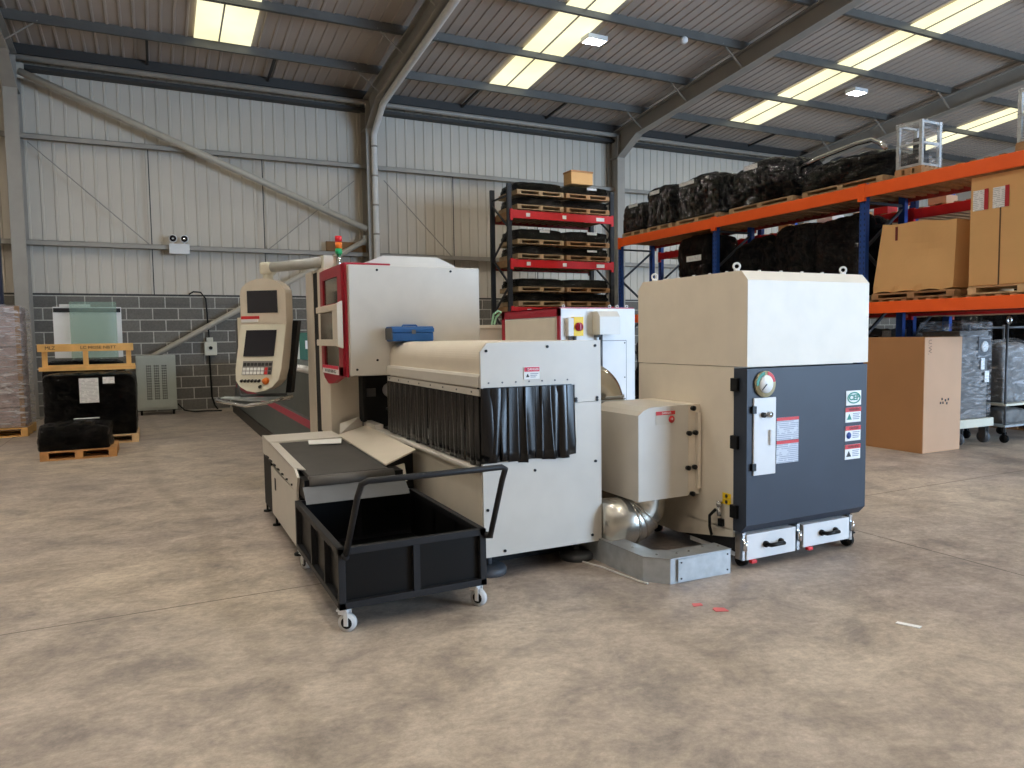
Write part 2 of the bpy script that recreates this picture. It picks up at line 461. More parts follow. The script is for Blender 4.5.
g = G(); g.box(X0, X1, Y0, YW + 0.4, -0.2, 0.0); struct(g.obj('floor', FLOOR))
g = G(); g.box(X0, X1, YW, YW + 0.25, 0.0, 2.60); g.box(X0, X1, YW - 0.012, YW, 2.42, 2.60)
struct(g.obj('wall_back', BLOCK))

def profile_sheet(name, m, x0, x1, period, rib, depth, to3, two):
    """ribbed sheet: a wave profile along x swept between two ends"""
    g = G(); bm = g.bm
    pts = []
    x = x0
    while x < x1:
        pts += [(x, 0), (x + period - rib * 1.6, 0), (x + period - rib * 1.25, depth), (x + period - rib * 0.35, depth)]
        x += period
    A = [bm.verts.new(to3(p, two[0])) for p in pts]; B = [bm.verts.new(to3(p, two[1])) for p in pts]
    for i in range(len(pts) - 1):
        bm.faces.new((A[i], A[i + 1], B[i + 1], B[i]))
    return g.obj(name, m)
# wall liner above the blockwork, ribs standing 4 cm into the hall
o = profile_sheet('wall_cladding', CLADDING, X0, X1, 0.25, 0.04, 0.022, lambda p, z: (p[0], YW + 0.06 - p[1], z), (2.60, 7.95)); struct(o)
g = G(); g.box(X0, X1, YW + 0.02, YW + 0.09, 2.585, 2.64); struct(g.obj('trim_drip', DARKSTEEL))
# roof liner
o = profile_sheet('ceiling', LINER, X0, X1, 0.235, 0.04, 0.024, lambda p, y: (p[0], y, zs(y) - p[1]), (YW + 0.3, Y0)); struct(o)
g = G(); g.box(X1, X1 + 0.2, Y0, YW + 0.3, 2.6, 10.6); struct(g.obj('wall_right', CLADDING))
g = G(); g.box(X1, X1 + 0.2, Y0, YW + 0.3, 0, 2.6); struct(g.obj('wall_right_plinth', DKGREY))
g = G(); g.box(X0 - 0.2, X0, Y0, YW + 0.3, 0, 10.6); struct(g.obj('wall_left', CLADDING))
# front wall with the open goods door (behind the camera)
g = G(); g.box(X0, 10.0, Y0 - 0.2, Y0, 0, 10.6); g.box(19.0, X1, Y0 - 0.2, Y0, 0, 10.6); g.box(10.0, 19.0, Y0 - 0.2, Y0, 5.4, 10.6)
struct(g.obj('wall_front', CLADDING))

# portal frames
FX = (-2.36, 4.94, 12.26, 19.7)
for fx in FX:
    g = G()
    g.box(fx - 0.125, fx + 0.125, 17.60, 17.63, 0, 7.3); g.box(fx - 0.125, fx + 0.125, 18.08, 18.11, 0, 7.45); g.box(fx - 0.015, fx + 0.015, 17.63, 18.08, 0, 7.45)
    g.box(fx - 0.125, fx + 0.125, 17.63, 18.08, 6.68, 6.70); g.box(fx - 0.2, fx + 0.2, 17.55, 18.13, 0, 0.03)
    struct(g.obj('steel_column', STEEL))
    g = G()
    def zb(y): return 7.12 + 0.104 * (16.73 - y)
    ys = 17.62
    # top flange, bottom flange with haunch, web
    for (w, pts) in ((0.24, [(18.05, zt(18.05)), (Y0, zt(Y0)), (Y0, zt(Y0) - 0.03), (18.05, zt(18.05) - 0.03)]),
                     (0.24, [(ys, 6.66), (16.73, zb(16.73)), (Y0, zb(Y0)), (Y0, zb(Y0) + 0.03), (16.7, zb(16.7) + 0.035), (ys, 6.70)]),
                     (0.03, [(ys, 6.68), (16.73, zb(16.73)), (Y0, zb(Y0)), (Y0, zt(Y0)), (ys, zt(ys))])):
        g.prism(pts, 'x', fx - w / 2, fx + w / 2)
    struct(g.obj('roof_beam', STEEL))
PY = [16.5, 14.65, 12.75, 10.85, 8.95, 7.05, 5.15, 3.25, 1.35, -0.55, -2.45, -4.35, -6.25]
for y in PY:                                         # Z purlins: web, one lip each way
    g = G()
    z = zt(y)
    g.box(X0, X1, y - 0.005, y + 0.005, z, z + 0.2); g.box(X0, X1, y - 0.06, y, z, z + 0.008); g.box(X0, X1, y, y + 0.06, z + 0.165, z + 0.175)
    g.box(X0, X1, y - 0.06, y - 0.05, z, z + 0.03)
    struct(g.obj('roof_purlin_beam', PURLIN))
# eaves channel and tube
g = G(); g.box(X0, X1, 17.82, 17.96, 7.42, 7.62); struct(g.obj('trim_eaves', DARKSTEEL))
g = G(); g.cyl((X0, 17.72, 7.31), (X1, 17.72, 7.31), 0.06, 12); struct(g.obj('eaves_tube_beam', STEEL))
g = G(); g.box(X0, X1, 17.9, YW + 0.02, 7.17, 7.24); struct(g.obj('trim_gutter', DARKSTEEL))
for z in (5.82, 3.66):
    g = G(); g.box(X0, X1, 17.93, 18.11, z + 0.05, z + 0.06); g.box(X0, X1, 17.93, 17.94, z - 0.05, z + 0.06); g.box(X0, X1, 17.93, 17.98, z - 0.05, z - 0.04)
    struct(g.obj('wall_rail_beam', STEEL))
# purlin struts and column-to-purlin stays
for a, b_ in zip(FX, FX[1:]):
    for t in (0.34, 0.68):
        x = a + (b_ - a) * t
        g = G(); g.bar((x, 17.85, 7.55), (x, 16.5, zt(16.5) + 0.1), 0.05, 0.05); struct(g.obj('sag_bar_beam', DARKSTEEL))
for fx in FX:
    for y in (16.5, 14.65, 12.75):
        for s in (-1, 1):
            g = G(); g.bar((fx + 0.1 * s, y, zb(y) + 0.05), (fx + 0.65 * s, y, zt(y) + 0.06), 0.05, 0.01); struct(g.obj('knee_stay_beam', STEEL))
# sag rods between the wall rails
for x in (0.05, 2.43, 7.2, 9.7):
    g = G(); g.cyl((x, 17.98, 2.62), (x, 17.98, 5.85), 0.012, 6); struct(g.obj('sag_rod_trim', DARKSTEEL))
# diagonal wall bracing
g = G(); g.cyl((-2.2, 17.72, 7.03), (4.80, 17.72, 4.27), 0.075, 14); g.box(-2.32, -2.12, 17.70, 17.74, 6.9, 7.2)
tag(g.obj('brace_tube', BRACE), 'long grey steel brace tube falling from the eaves to the white-piped column', 'brace')
g = G(); g.cyl((4.79, 17.78, 4.00), (-0.75, 17.86, 0.85), 0.065, 14); g.box(4.72, 4.81, 17.77, 17.80, 3.88, 4.12)
tag(g.obj('brace_tube', BRACE), 'grey steel brace tube rising past the control pendant to the column', 'brace')
for a, b_, lab in (((-2.15, 17.9, 5.70), (0.01, 17.9, 3.70), 'thin steel tie rod under the long brace beside the emergency light'),
                   ((4.57, 17.9, 5.45), (2.5, 17.9, 3.70), 'thin steel tie rod above the machine signal beacon'),
                   ((5.32, 17.9, 5.52), (7.1, 17.9, 3.70), 'thin steel tie rod just beyond the white pipe')):
    g = G(); g.cyl(a, b_, 0.013, 6); struct(g.obj('tie_rod_beam', STEEL))
# white lagged pipe up the column and along the rafter
g = G()
g.tube([(4.98, 17.50, 0.04), (4.98, 17.50, 5.2), (4.98, 17.50, 6.5), (4.99, 17.22, 6.70), (4.99, 16.7, 7.01), (4.99, 15.6, 7.135), (4.99, 14.0, 7.30), (4.99, 12.4, 7.465), (4.99, 9.0, 7.82)], 0.075, 12)
p = g.obj('lagged_pipe', TUBEW); tag(p, 'white lagged pipe climbing the steel column and following the rafter', 'pipe')
for z in (3.4, 4.1, 4.8, 5.5, 6.2):
    g = G(); g.cyl((4.98, 17.50, z), (4.98, 17.50, z + 0.04), 0.083, 12); g.obj('pipe_clip', STEEL, p)
# roof lights
wn = 0
for bx0, bx1 in ((-6.6, -5.5), (0.98, 2.08), (7.58, 8.62), (15.25, 16.35), (22.9, 24.0)):
    wn += 1
    ya, yb = 16.42, -2.0
    g = G()
    g.poly3([(bx0, ya, zs(ya) - 0.055), (bx1, ya, zs(ya) - 0.055), (bx1, yb, zs(yb) - 0.055), (bx0, yb, zs(yb) - 0.055)],
            [(bx0, ya, zs(ya) - 0.045), (bx1, ya, zs(ya) - 0.045), (bx1, yb, zs(yb) - 0.045), (bx0, yb, zs(yb) - 0.045)])
    w = struct(g.obj('window_%d' % wn, SKY))
    g = G()
    xm = bx0 + (bx1 - bx0) * 0.42
    g.poly3([(xm, ya, zs(ya) - 0.075), (xm + 0.03, ya, zs(ya) - 0.075), (xm + 0.03, yb, zs(yb) - 0.075), (xm, yb, zs(yb) - 0.075)],
            [(xm, ya, zs(ya) - 0.056), (xm + 0.03, ya, zs(ya) - 0.056), (xm + 0.03, yb, zs(yb) - 0.056), (xm, yb, zs(yb) - 0.056)])
    g.obj('glazing_lap', STEEL, w)

# LED high-bay lamps
LAMPS = [(8.72, 13.5, 7.86), (16.95, 13.55, 7.88), (1.5, 13.5, 7.9)]
for x in (-6.0, 1.5, 8.7, 16.0, 23.5):
    for y in (7.5, 1.5, -4.5):
        LAMPS.append((x, y, zt(y) - 0.1))
for y in (10.0, 4.3, -1.5): LAMPS.append((-1.0, y, zt(y) - 0.1))  # unseen extra row, added to brighten the left-facing sides
lampl = {0: 'bright LED lamp hanging beside the roof light between the white-piped rafter and the next one',
         1: 'bright LED lamp hanging below the long roof light above the orange racking'}
for i, (x, y, z) in enumerate(LAMPS[:3] if False else LAMPS):
    if i == 2: x, y = -6.0, 13.5
    t = thing('ceiling_lamp', lampl.get(i, 'LED high-bay lamp out over the rest of the hall'), 'lamp', (x, y, z), group=None if i < 2 else 'unseen hall lamps')
    g = G(); g.box(x - 0.24, x + 0.24, y - 0.16, y + 0.16, z + 0.03, z + 0.09)
    for a_ in (-1, 1): g.box(x - 0.24, x + 0.24, y + a_ * 0.15 - 0.01, y + a_ * 0.15 + 0.01, z - 0.012, z + 0.03); g.box(x + a_ * 0.23 - 0.01, x + a_ * 0.23 + 0.01, y - 0.14, y + 0.14, z - 0.012, z + 0.03)
    g.obj('lamp_housing', WHITEP, t)
    g = G(); g.box(x - 0.21, x + 0.21, y - 0.13, y + 0.13, z + 0.022, z + 0.03); g.obj('lamp_lens', LAMP, t)
    g = G(); g.cyl((x, y, z + 0.09), (x, y, zs(y) - 0.06), 0.008, 6); g.obj('suspension_rod', STEEL, t)
# small dome sensor under a purlin
t = thing('smoke_detector', 'small white round detector hanging under a purlin', 'detector', (10.5, 12.72, 7.85))
g = G(); g.tube([(10.5, 12.72, 7.96), (10.5, 12.72, 7.92), (10.5, 12.72, 7.86), (10.5, 12.72, 7.82)], 0.08, 14, [0.05, 0.085, 0.085, 0.04]); g.obj('detector_body', WHITEP, t)
g = G(); g.cyl((10.5, 12.74, 7.94), (10.5, 12.74, 8.0), 0.03, 10); g.obj('base', STEEL, t)

# ================================================================== LASER CUTTING MACHINE
mc = thing('laser_cutting_machine', 'long beige laser tube cutting machine with crimson door and black strip curtains', 'machine', (2.3, 8.0, 0))
# --- cutting head enclosure
g = G()
g.box(1.54, 2.79, 6.40, 8.25, 1.27, 2.245, 0.012)
g.box(1.545, 2.80, 7.12, 8.25, 0.55, 1.28)
enc = g.obj('enclosure', BEIGE, mc)
g = G(); g.box(1.545, 2.79, 6.345, 6.40, 1.262, 2.243, 0.01); fp = g.obj('front_cover', BEIGE2, mc)
g = G()
for x, z in ((1.60, 1.32), (2.74, 1.32), (1.80, 2.20), (2.5, 2.205), (1.785, 1.40)):
    g.cyl((x, 6.346, z), (x, 6.338, z), 0.011, 8)
g.obj('cover_screw', BLACK, fp)
g = G()
g.prism([(1.75, 2.24), (1.80, 2.30), (1.98, 2.375), (2.52, 2.375), (2.70, 2.30), (2.74, 2.24)], 'y', 6.75, 7.9)
g.obj('roof_housing', BEIGE2, mc)
g = G(); g.box(1.525, 1.95, 6.42, 7.35, 2.245, 2.268, 0.008); g.box(1.52, 1.545, 6.40, 6.50, 1.25, 2.262, 0.006)
g.obj('crimson_trim', RED, mc)
# --- crimson sliding door with two windows
door = G()
z0 = 1.27
out = [(6.43, 2.25), (7.33, 2.25), (7.33, 1.30), (7.22, 1.215), (7.05, 1.165), (6.85, 1.18), (6.6, 1.235), (6.43, 1.262)]
def ring_poly(gg, outer, holes_z, yL, yR, xa, xb):
    # door leaf as strips so that the windows are real openings
    pass
g = G()
g.box(1.497, 1.54, 6.43, 6.58, 1.262, 2.25)          # near stile
g.box(1.497, 1.54, 7.20, 7.33, 1.30, 2.25)           # far stile
g.box(1.497, 1.54, 6.58, 7.20, 2.16, 2.25)           # head
g.box(1.497, 1.54, 6.58, 7.20, 1.53, 1.92)
g.prism([(6.43, 1.34), (7.33, 1.34), (7.33, 1.30), (7.22, 1.215), (7.05, 1.165), (6.85, 1.18), (6.6, 1.235), (6.43, 1.262)], 'x', 1.497, 1.54)
dr = g.obj('door', RED, mc)
g = G(); g.box(1.512, 1.52, 6.58, 7.20, 1.92, 2.16); g.obj('window_pane', WINDOW, dr)
g = G(); g.box(1.512, 1.52, 6.58, 7.20, 1.34, 1.53); g.obj('window_pane', WINDOW, dr)
g = G()
g.box(1.45, 1.497, 6.46, 7.33, 1.845, 1.905, 0.006); g.box(1.45, 1.497, 6.46, 7.33, 1.53, 1.59, 0.006); g.box(1.45, 1.497, 6.46, 6.60, 1.59, 1.845)
g.prism([(1.45, 1.53), (1.497, 1.51), (1.497, 1.93), (1.45, 1.905)], 'y', 6.40, 6.47)
g.obj('door_handle_frame', BEIGE, dr)
g = G(); g.box(1.488, 1.497, 6.60, 7.30, 1.59, 1.845); g.obj('window_pane', SCREEN, dr)
g = G(); g.box(1.492, 1.497, 6.60, 7.28, 1.265, 1.345); lb = g.obj('warning_label', PAPER, dr)
g = G(); g.box(1.489, 1.492, 6.60, 7.28, 1.315, 1.345); g.obj('label_header', PINKRED, lb)
text('label_lettering', 'WARNING', 0.045, face_x(1.491, 6.94, 1.29), INK, lb, sx=2.2)
# --- door column, painted gap shade and side panel of the bed housing
g = G(); g.box(1.535, 1.60, 7.33, 7.66, 0.64, 2.30, 0.01); g.box(1.525, 1.56, 7.12, 7.40, 0.64, 1.2, 0.008); g.obj('door_column', BEIGE, mc)
g = G(); g.box(1.533, 1.66, 7.64, 7.86, 0.60, 2.28); g.obj('column_gap', BLACKM, mc)  # flush black strip painted in for the shade of the gap
g = G(); g.box(1.526, 1.62, 7.83, 8.22, 0.55, 2.31); g.obj('side_panel', BEIGE, mc)
g = G(); g.box(1.55, 2.75, 7.66, 8.22, 2.28, 2.32, 0.006); g.obj('top_panel', BEIGE2, mc)
# --- recess behind the chute: dark chamber with a chuck
g = G(); g.box(1.83, 2.70, 7.05, 7.10, 0.66, 1.26); g.box(1.80, 1.835, 6.95, 7.10, 0.78, 1.262); g.obj('chamber_back', BLACKM, mc)
g = G(); g.cyl((2.08, 7.0, 1.08), (2.08, 6.72, 1.08), 0.07, 18); g.cyl((2.08, 6.72, 1.08), (2.08, 6.66, 1.08), 0.05, 18); g.obj('chuck', WHITEP, mc)
g = G(); g.box(1.86, 1.95, 7.02, 7.05, 1.02, 1.10); g.box(2.0, 2.3, 6.8, 6.86, 0.90, 0.92); g.obj('chamber_fitting', MIDGREY, mc)
# --- loading hood
g = G()
arc = [(1.90, 1.36)] + [(2.03 - 0.13 * math.cos(PI / 2 * k / 12), 1.432 + 0.13 * math.sin(PI / 2 * k / 12)) for k in range(13)]
prof = arc + [(2.77, 1.562), (2.77, 0.16), (2.60, 0.16), (2.60, 1.22), (1.90, 1.22)]
g.prism(prof, 'y', 4.27, 6.345)
hood = g.obj('hood', BEIGE, mc)
g = G()
g.prism([(1.865, 1.268), (1.865, 1.335), (1.875, 1.352), (1.90, 1.352), (1.90, 1.268)], 'y', 4.285, 6.34)
g.obj('hood_lip', BEIGE2, hood)
g = G(); g.box(1.868, 1.90, 4.28, 6.33, 1.213, 1.256); g.obj('curtain_rail', BEIGE2, hood)
for i in range(8):
    g = G(); g.cyl((1.869, 4.4 + i * 0.265, 1.235), (1.862, 4.4 + i * 0.265, 1.235), 0.007, 6); g.obj('rail_screw', MIDGREY, hood)
# front plate with its curtain opening
g = G()
g.prism([(1.866, 1.266), (1.866, 1.50), (1.915, 1.557), (2.776, 1.562), (2.779, 1.14), (2.55, 1.14), (2.545, 1.266)], 'y', 4.245, 4.27)
g.box(2.545, 2.779, 4.245, 4.27, 0.74, 1.137)
g.prism([(1.872, 0.155), (1.872, 0.772), (2.562, 0.785), (2.562, 0.76), (2.779, 0.76), (2.779, 0.150)], 'y', 4.245, 4.27)
plate = g.obj('front_plate', BEIGE2, mc)
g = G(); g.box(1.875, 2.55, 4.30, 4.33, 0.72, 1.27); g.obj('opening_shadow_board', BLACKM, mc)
g = G()
for x, z in ((1.905, 1.505), (2.354, 1.525), (2.731, 1.525), (2.575, 1.165), (2.575, 1.148), (2.745, 1.165), (2.745, 1.148), (2.25, 0.70), (2.73, 0.72), (1.90, 0.47), (2.02, 0.185), (2.70, 0.20)):
    g.cyl((x, 4.246, z), (x, 4.238, z), 0.010, 8)
g.obj('plate_screw', BLACK, plate)
g = G()
for i in range(7): g.cyl((1.92 + i * 0.098, 4.246, 1.298), (1.92 + i * 0.098, 4.241, 1.298), 0.006, 8)
g.obj('plate_rivet', MIDGREY, plate)
g = G(); g.box(2.176, 2.292, 4.239, 4.245, 1.312, 1.394); lb = g.obj('warning_label', PAPER, plate)
g = G(); g.box(2.178, 2.290, 4.237, 4.239, 1.362, 1.392); g.obj('label_header', PINKRED, lb)
text('label_lettering', 'DANGER', 0.021, face_y(2.242, 4.2365, 1.377), PAPER, lb)
g = G(); g.prism([(2.190, 1.326), (2.214, 1.326), (2.202, 1.350)], 'y', 4.237, 4.239); g.prism([(2.19, 1.371), (2.204, 1.371), (2.197, 1.385)], 'y', 4.2362, 4.237); g.obj('label_symbol', INK, lb)
g = G()
for k in range(3): g.box(2.222, 2.282 - 0.01 * k, 4.238, 4.239, 1.346 - k * 0.011, 1.350 - k * 0.011)
g.obj('label_print', mat('label_grey_print', (130, 136, 160), 0.6), lb)
# lower side wall and sill of the loading hood
g = G(); g.box(1.868, 1.90, 4.27, 5.66, 0.155, 0.735); g.obj('side_wall', BEIGE, mc)
g = G(); g.box(1.82, 1.905, 4.255, 6.62, 0.722, 0.75, 0.008); g.box(1.82, 1.905, 6.62, 7.04, 0.722, 0.785, 0.008); g.obj('sill', BEIGE2, mc)
g = G(); g.box(2.0, 2.1, 5.66, 7.0, 0.2, 0.72); g.obj('inner_board', BLACKM, mc)  # black board standing for the shade below the chute
g = G(); g.box(1.93, 2.72, 4.56, 6.3, 0.012, 0.18); g.obj('base_frame', BLACKM, mc)  # base box kept black and low to stand for under-hood shade
for x, y in ((1.97, 4.40), (2.66, 4.40)):
    g = G(); g.tube([(x, y, 0.0), (x, y, 0.035), (x, y, 0.05), (x, y, 0.062)], 0.12, 24, [0.118, 0.122, 0.11, 0.05]); g.cyl((x, y, 0.06), (x, y, 0.17), 0.022, 10)
    g.obj('machine_foot', PAD, mc)
# --- strip curtains
rnd = random.Random(5)
def strip(gp, along, base, z0, z1, w, bul, splay, twist, skew=0.0):
    """one hanging PVC strip. along: 'x' or 'y'; base = (x,y) of its centre on the rail"""
    g = G(); bm = g.bm
    nu, nv = 7, 9
    def P(i, j, off):
        u = (i / (nu - 1) - 0.5); v = j / (nv - 1)
        z = z1 + (z0 - z1) * v
        a = u * w * (1 - 0.02 * v)
        b = bul * (math.cos(u * PI) - 0.35 + 0.35 * math.sin(u * 5 + v * 2)) * (0.25 + 0.75 * v) + twist * u * v + off
        s = splay * v * v
        if along == 'x': return (base[0] + a + s + skew * v, base[1] - b, z)
        return (base[0] - b, base[1] + a + s, z)
    A = [[bm.verts.new(P(i, j, 0.003)) for j in range(nv)] for i in range(nu)]
    B = [[bm.verts.new(P(i, j, 0.0)) for j in range(nv)] for i in range(nu)]
    fs = []
    for i in range(nu - 1):
        for j in range(nv - 1):
            fs.append(bm.faces.new((A[i][j], A[i + 1][j], A[i + 1][j + 1], A[i][j + 1])))
            fs.append(bm.faces.new((B[i][j], B[i][j + 1], B[i + 1][j + 1], B[i + 1][j])))
    for j in range(nv - 1):
        fs.append(bm.faces.new((A[0][j], A[0][j + 1], B[0][j + 1], B[0][j]))); fs.append(bm.faces.new((A[-1][j], B[-1][j], B[-1][j + 1], A[-1][j + 1])))
    for i in range(nu - 1):
        fs.append(bm.faces.new((A[i][-1], A[i + 1][-1], B[i + 1][-1], B[i][-1])))
    for f in fs: f.smooth = True
    bmesh.ops.recalc_face_normals(bm, faces=fs)
    return g.obj('curtain_strip', PVC, gp)
g = G(); g.box(1.885, 2.54, 4.243, 4.262, 1.235, 1.268); cf = g.obj('strip_curtain', PVC, mc)
n = 11
for i in range(n):
    x = 1.905 + i * (2.515 - 1.905) / (n - 1)
    strip(cf, 'x', (x, 4.236 - 0.006 * (i % 2)), 0.775 + rnd.uniform(-0.012, 0.014), 1.262, 0.088, rnd.uniform(-0.012, 0.018), rnd.uniform(-0.016, 0.016) + (0.03 if i == n - 1 else 0), rnd.uniform(-0.05, 0.05))
g = G(); g.box(1.872, 1.886, 4.29, 6.32, 1.19, 1.215); cs = g.obj('strip_curtain', PVC, mc)
n = 27
for i in range(n):
    y = 4.33 + i * (6.29 - 4.33) / (n - 1)
    strip(cs, 'y', (1.866 - 0.005 * (i % 2), y), 0.757 + rnd.uniform(-0.004, 0.016), 1.21, 0.095, rnd.uniform(0.004, 0.010), rnd.uniform(-0.012, 0.012), rnd.uniform(-0.016, 0.016))
# --- bed behind the enclosure
g = G()
g.prism([(1.56, 0.0), (1.56, 0.18), (1.535, 0.20), (1.60, 0.62), (1.62, 0.66), (1.62, 1.20), (2.55, 1.20), (2.55, 0.0)], 'y', 8.22, 17.2)
g.obj('bed', BEDGREY, mc)
g = G(); g.box(1.515, 1.56, 8.3, 17.2, 0.0, 0.17); g.obj('bed_plinth', BEDDARK, mc)
g = G()
g.poly3([(1.586, 8.23, 0.55), (1.600, 8.23, 0.635), (1.62, 8.23, 0.635), (1.61, 8.23, 0.55)], [(1.586, 17.1, 0.55), (1.600, 17.1, 0.635), (1.62, 17.1, 0.635), (1.61, 17.1, 0.55)])
g.obj('bed_stripe', STRIPE, mc)
g = G(); g.tube([(1.64, 8.23, 1.225), (1.64, 12.8, 1.225)], 0.045, 14); g.obj('guide_tube', WHITEP, mc)
# --- rear housing seen between the enclosure and the electrical cabinet
g = G(); g.box(2.85, 4.3, 8.6, 10.2, 0.1, 1.74, 0.02); g.box(2.85, 4.3, 8.58, 10.22, 1.70, 1.745, 0.006); g.obj('rear_housing', BEIGE, mc)
# --- beacon
g = G(); g.cyl((1.70, 7.35, 2.26), (1.70, 7.35, 2.44), 0.024, 12); bc = g.obj('signal_beacon', CHROME, mc)
for nm, z, m_ in (('beacon_lens', 2.44, LAMPGRN), ('beacon_lens', 2.50, LAMPAMB), ('beacon_lens', 2.565, LAMPRED)):
    g = G(); g.cyl((1.70, 7.35, z), (1.70, 7.35, z + 0.056), 0.035, 16); g.obj(nm, m_, bc)
# --- pendant support arm
g = G(); g.prism([(7.38, 2.30), (7.38, 2.43), (7.52, 2.44), (7.66, 2.41), (7.70, 2.30)], 'x', 1.555, 1.69); ab = g.obj('arm_bracket', CREAM, mc)
g = G(); g.cyl((1.57, 7.52, 2.375), (1.19, 8.225, 2.375), 0.055, 16); g.obj('support_arm', mat('grey_arm_tube', (172, 172, 166), 0.35), mc)

# ================================================================== CONTROL PENDANT
pt = thing('control_pendant', 'beige control pendant with rounded top and two dark screens hanging from a grey arm', 'control panel', (1.07, 8.24, 0), rz=math.radians(-36), local=True)
def dz(z):   # forward offset (towards -y) of the front face
    return 0.0 if z >= 1.76 else (1.76 - z) * 0.30
W = 0.265
outl = []
for k in range(0, 13):
    t = PI * k / 12
    outl.append((W * math.cos(t), 2.09 + 0.165 * math.sin(t)))
outl += [(-W, 1.76), (-W, 1.28)]
for k in range(1, 8):
    t = PI + PI * k / 8
    outl.append((W * math.cos(t), 1.24 + 0.20 * math.sin(t)))
outl += [(W, 1.28), (W, 1.76)]
upo = [p for p in outl if p[1] >= 1.755]; loo = [(W, 1.76)] [:0] + [p for p in outl if p[1] <= 1.765]
# order the lower outline so that it runs down one side, round the chin and up the other
g = G()
g.poly3([(u, 0.0, z) for u, z in upo], [(u * 0.97, 0.17, z * 0.995 + 0.01) for u, z in upo])
g.poly3([(u, -dz(z), z) for u, z in loo], [(u * 0.97, 0.17 - dz(z) * 0.9, z * 0.995 + 0.01) for u, z in loo])
ph = g.obj('housing', BEIGE, pt)
g = G(); g.poly3([(u * 0.985, -dz(z) - 0.006, z) for u, z in loo], [(u * 0.985, -dz(z) + 0.004, z) for u, z in loo]); lowp = g.obj('console_face', CREAM, pt)
g = G(); g.box(-0.18, 0.17, -0.008, 0.004, 1.885, 2.125, 0.003); g.obj('screen', SCREEN, pt)
def fb(gg, u0, u1, za, zb_, t0=0.016, t1=0.0):
    A = [(u0, -dz(za) - t0, za), (u1, -dz(za) - t0, za), (u1, -dz(zb_) - t0, zb_), (u0, -dz(zb_) - t0, zb_)]
    B = [(u0, -dz(za) - t1, za), (u1, -dz(za) - t1, za), (u1, -dz(zb_) - t1, zb_), (u0, -dz(zb_) - t1, zb_)]
    gg.poly3(A, B)
g = G(); fb(g, -0.185, 0.165, 1.42, 1.70); g.obj('screen', SCREEN, pt)
g = G(); g.box(-0.255, -0.06, -0.009, 0.002, 1.785, 1.85); lb = g.obj('warning_label', PAPER, pt)
g = G(); g.box(-0.255, -0.04, -0.011, -0.009, 1.82, 1.852); g.obj('label_header', LRED, lb)
g = G(); fb(g, -0.18, 0.16, 1.225, 1.37, 0.012); kp = g.obj('keypad', mat('keypad_grey', (120, 118, 114), 0.6), pt)
for r_, z in enumerate((1.335, 1.285, 1.245)):
    for c_ in range(8):
        u = -0.155 + c_ * 0.042
        g = G(); fb(g, u - 0.016, u + 0.016, z - 0.016, z + 0.016, 0.018, 0.012)
        g.obj('key_button', (INK if r_ == 0 else (LRED if c_ == 6 else (INK if c_ == 7 else PAPER))), kp)
for i, u in enumerate((-0.17, -0.13, -0.09, -0.05, -0.01, 0.03)):
    g = G(); z = 1.165; g.cyl((u, -dz(z) + 0.0, z), (u, -dz(z) - 0.03, z - 0.008), 0.014, 10); g.obj('knob', INK, pt)
g = G(); z = 1.165; g.cyl((0.11, -dz(z), z), (0.11, -dz(z) - 0.04, z - 0.01), 0.034, 16); g.obj('emergency_stop', LORANGE, pt)
g = G(); z = 1.105; g.cyl((0.05, -dz(z), z), (0.05, -dz(z) - 0.03, z - 0.008), 0.016, 10); g.obj('knob', INK, pt)
# neck and elbow up to the arm
g = G(); g.cyl((0.02, 0.10, 2.20), (0.02, 0.10, 2.36), 0.055, 16); g.box(-0.05, 0.09, 0.03, 0.17, 2.30, 2.435, 0.03); g.obj('swivel_elbow', CREAM, pt)
# black back bracket, side plate, tubes and the chrome hand bar
g = G(); g.poly3([(0.26, 0.16, 1.80), (0.32, 0.16, 1.80), (0.29, 0.0, 1.02), (0.23, 0.0, 1.02)], [(0.26, 0.24, 1.80), (0.32, 0.24, 1.80), (0.29, 0.08, 1.02), (0.23, 0.08, 1.02)]); g.obj('back_bracket', BLACK, pt)
g = G(); g.poly3([(-0.34, 0.06, 1.84), (-0.27, 0.06, 1.84), (-0.20, 0.02, 1.20), (-0.32, 0.02, 1.20)], [(-0.34, 0.09, 1.84), (-0.27, 0.09, 1.84), (-0.20, 0.05, 1.20), (-0.32, 0.05, 1.20)]); g.obj('side_plate', CREAM, pt)
g = G(); g.tube([(-0.30, 0.13, 1.82), (-0.36, 0.13, 1.84), (-0.39, 0.13, 1.80), (-0.38, 0.10, 1.02), (-0.34, 0.08, 0.98), (0.22, 0.04, 1.0)], 0.016, 10); g.obj('frame_tube', MIDGREY, pt)
g = G(); g.tube([(-0.66, 0.25, 0.935), (-0.70, 0.17, 0.93), (-0.62, 0.06, 0.925), (-0.1, -0.24, 0.90), (0.12, -0.20, 0.93), (0.32, -0.02, 0.985)], 0.02, 10); g.obj('hand_bar', CHROME, pt)
g = G(); g.prism([(-0.62, 0.22), (-0.58, 0.06), (-0.1, -0.2), (0.1, -0.17), (0.28, 0.0), (0.22, 0.1)], 'z', 0.945, 0.96); g.obj('tray', GALV, pt)

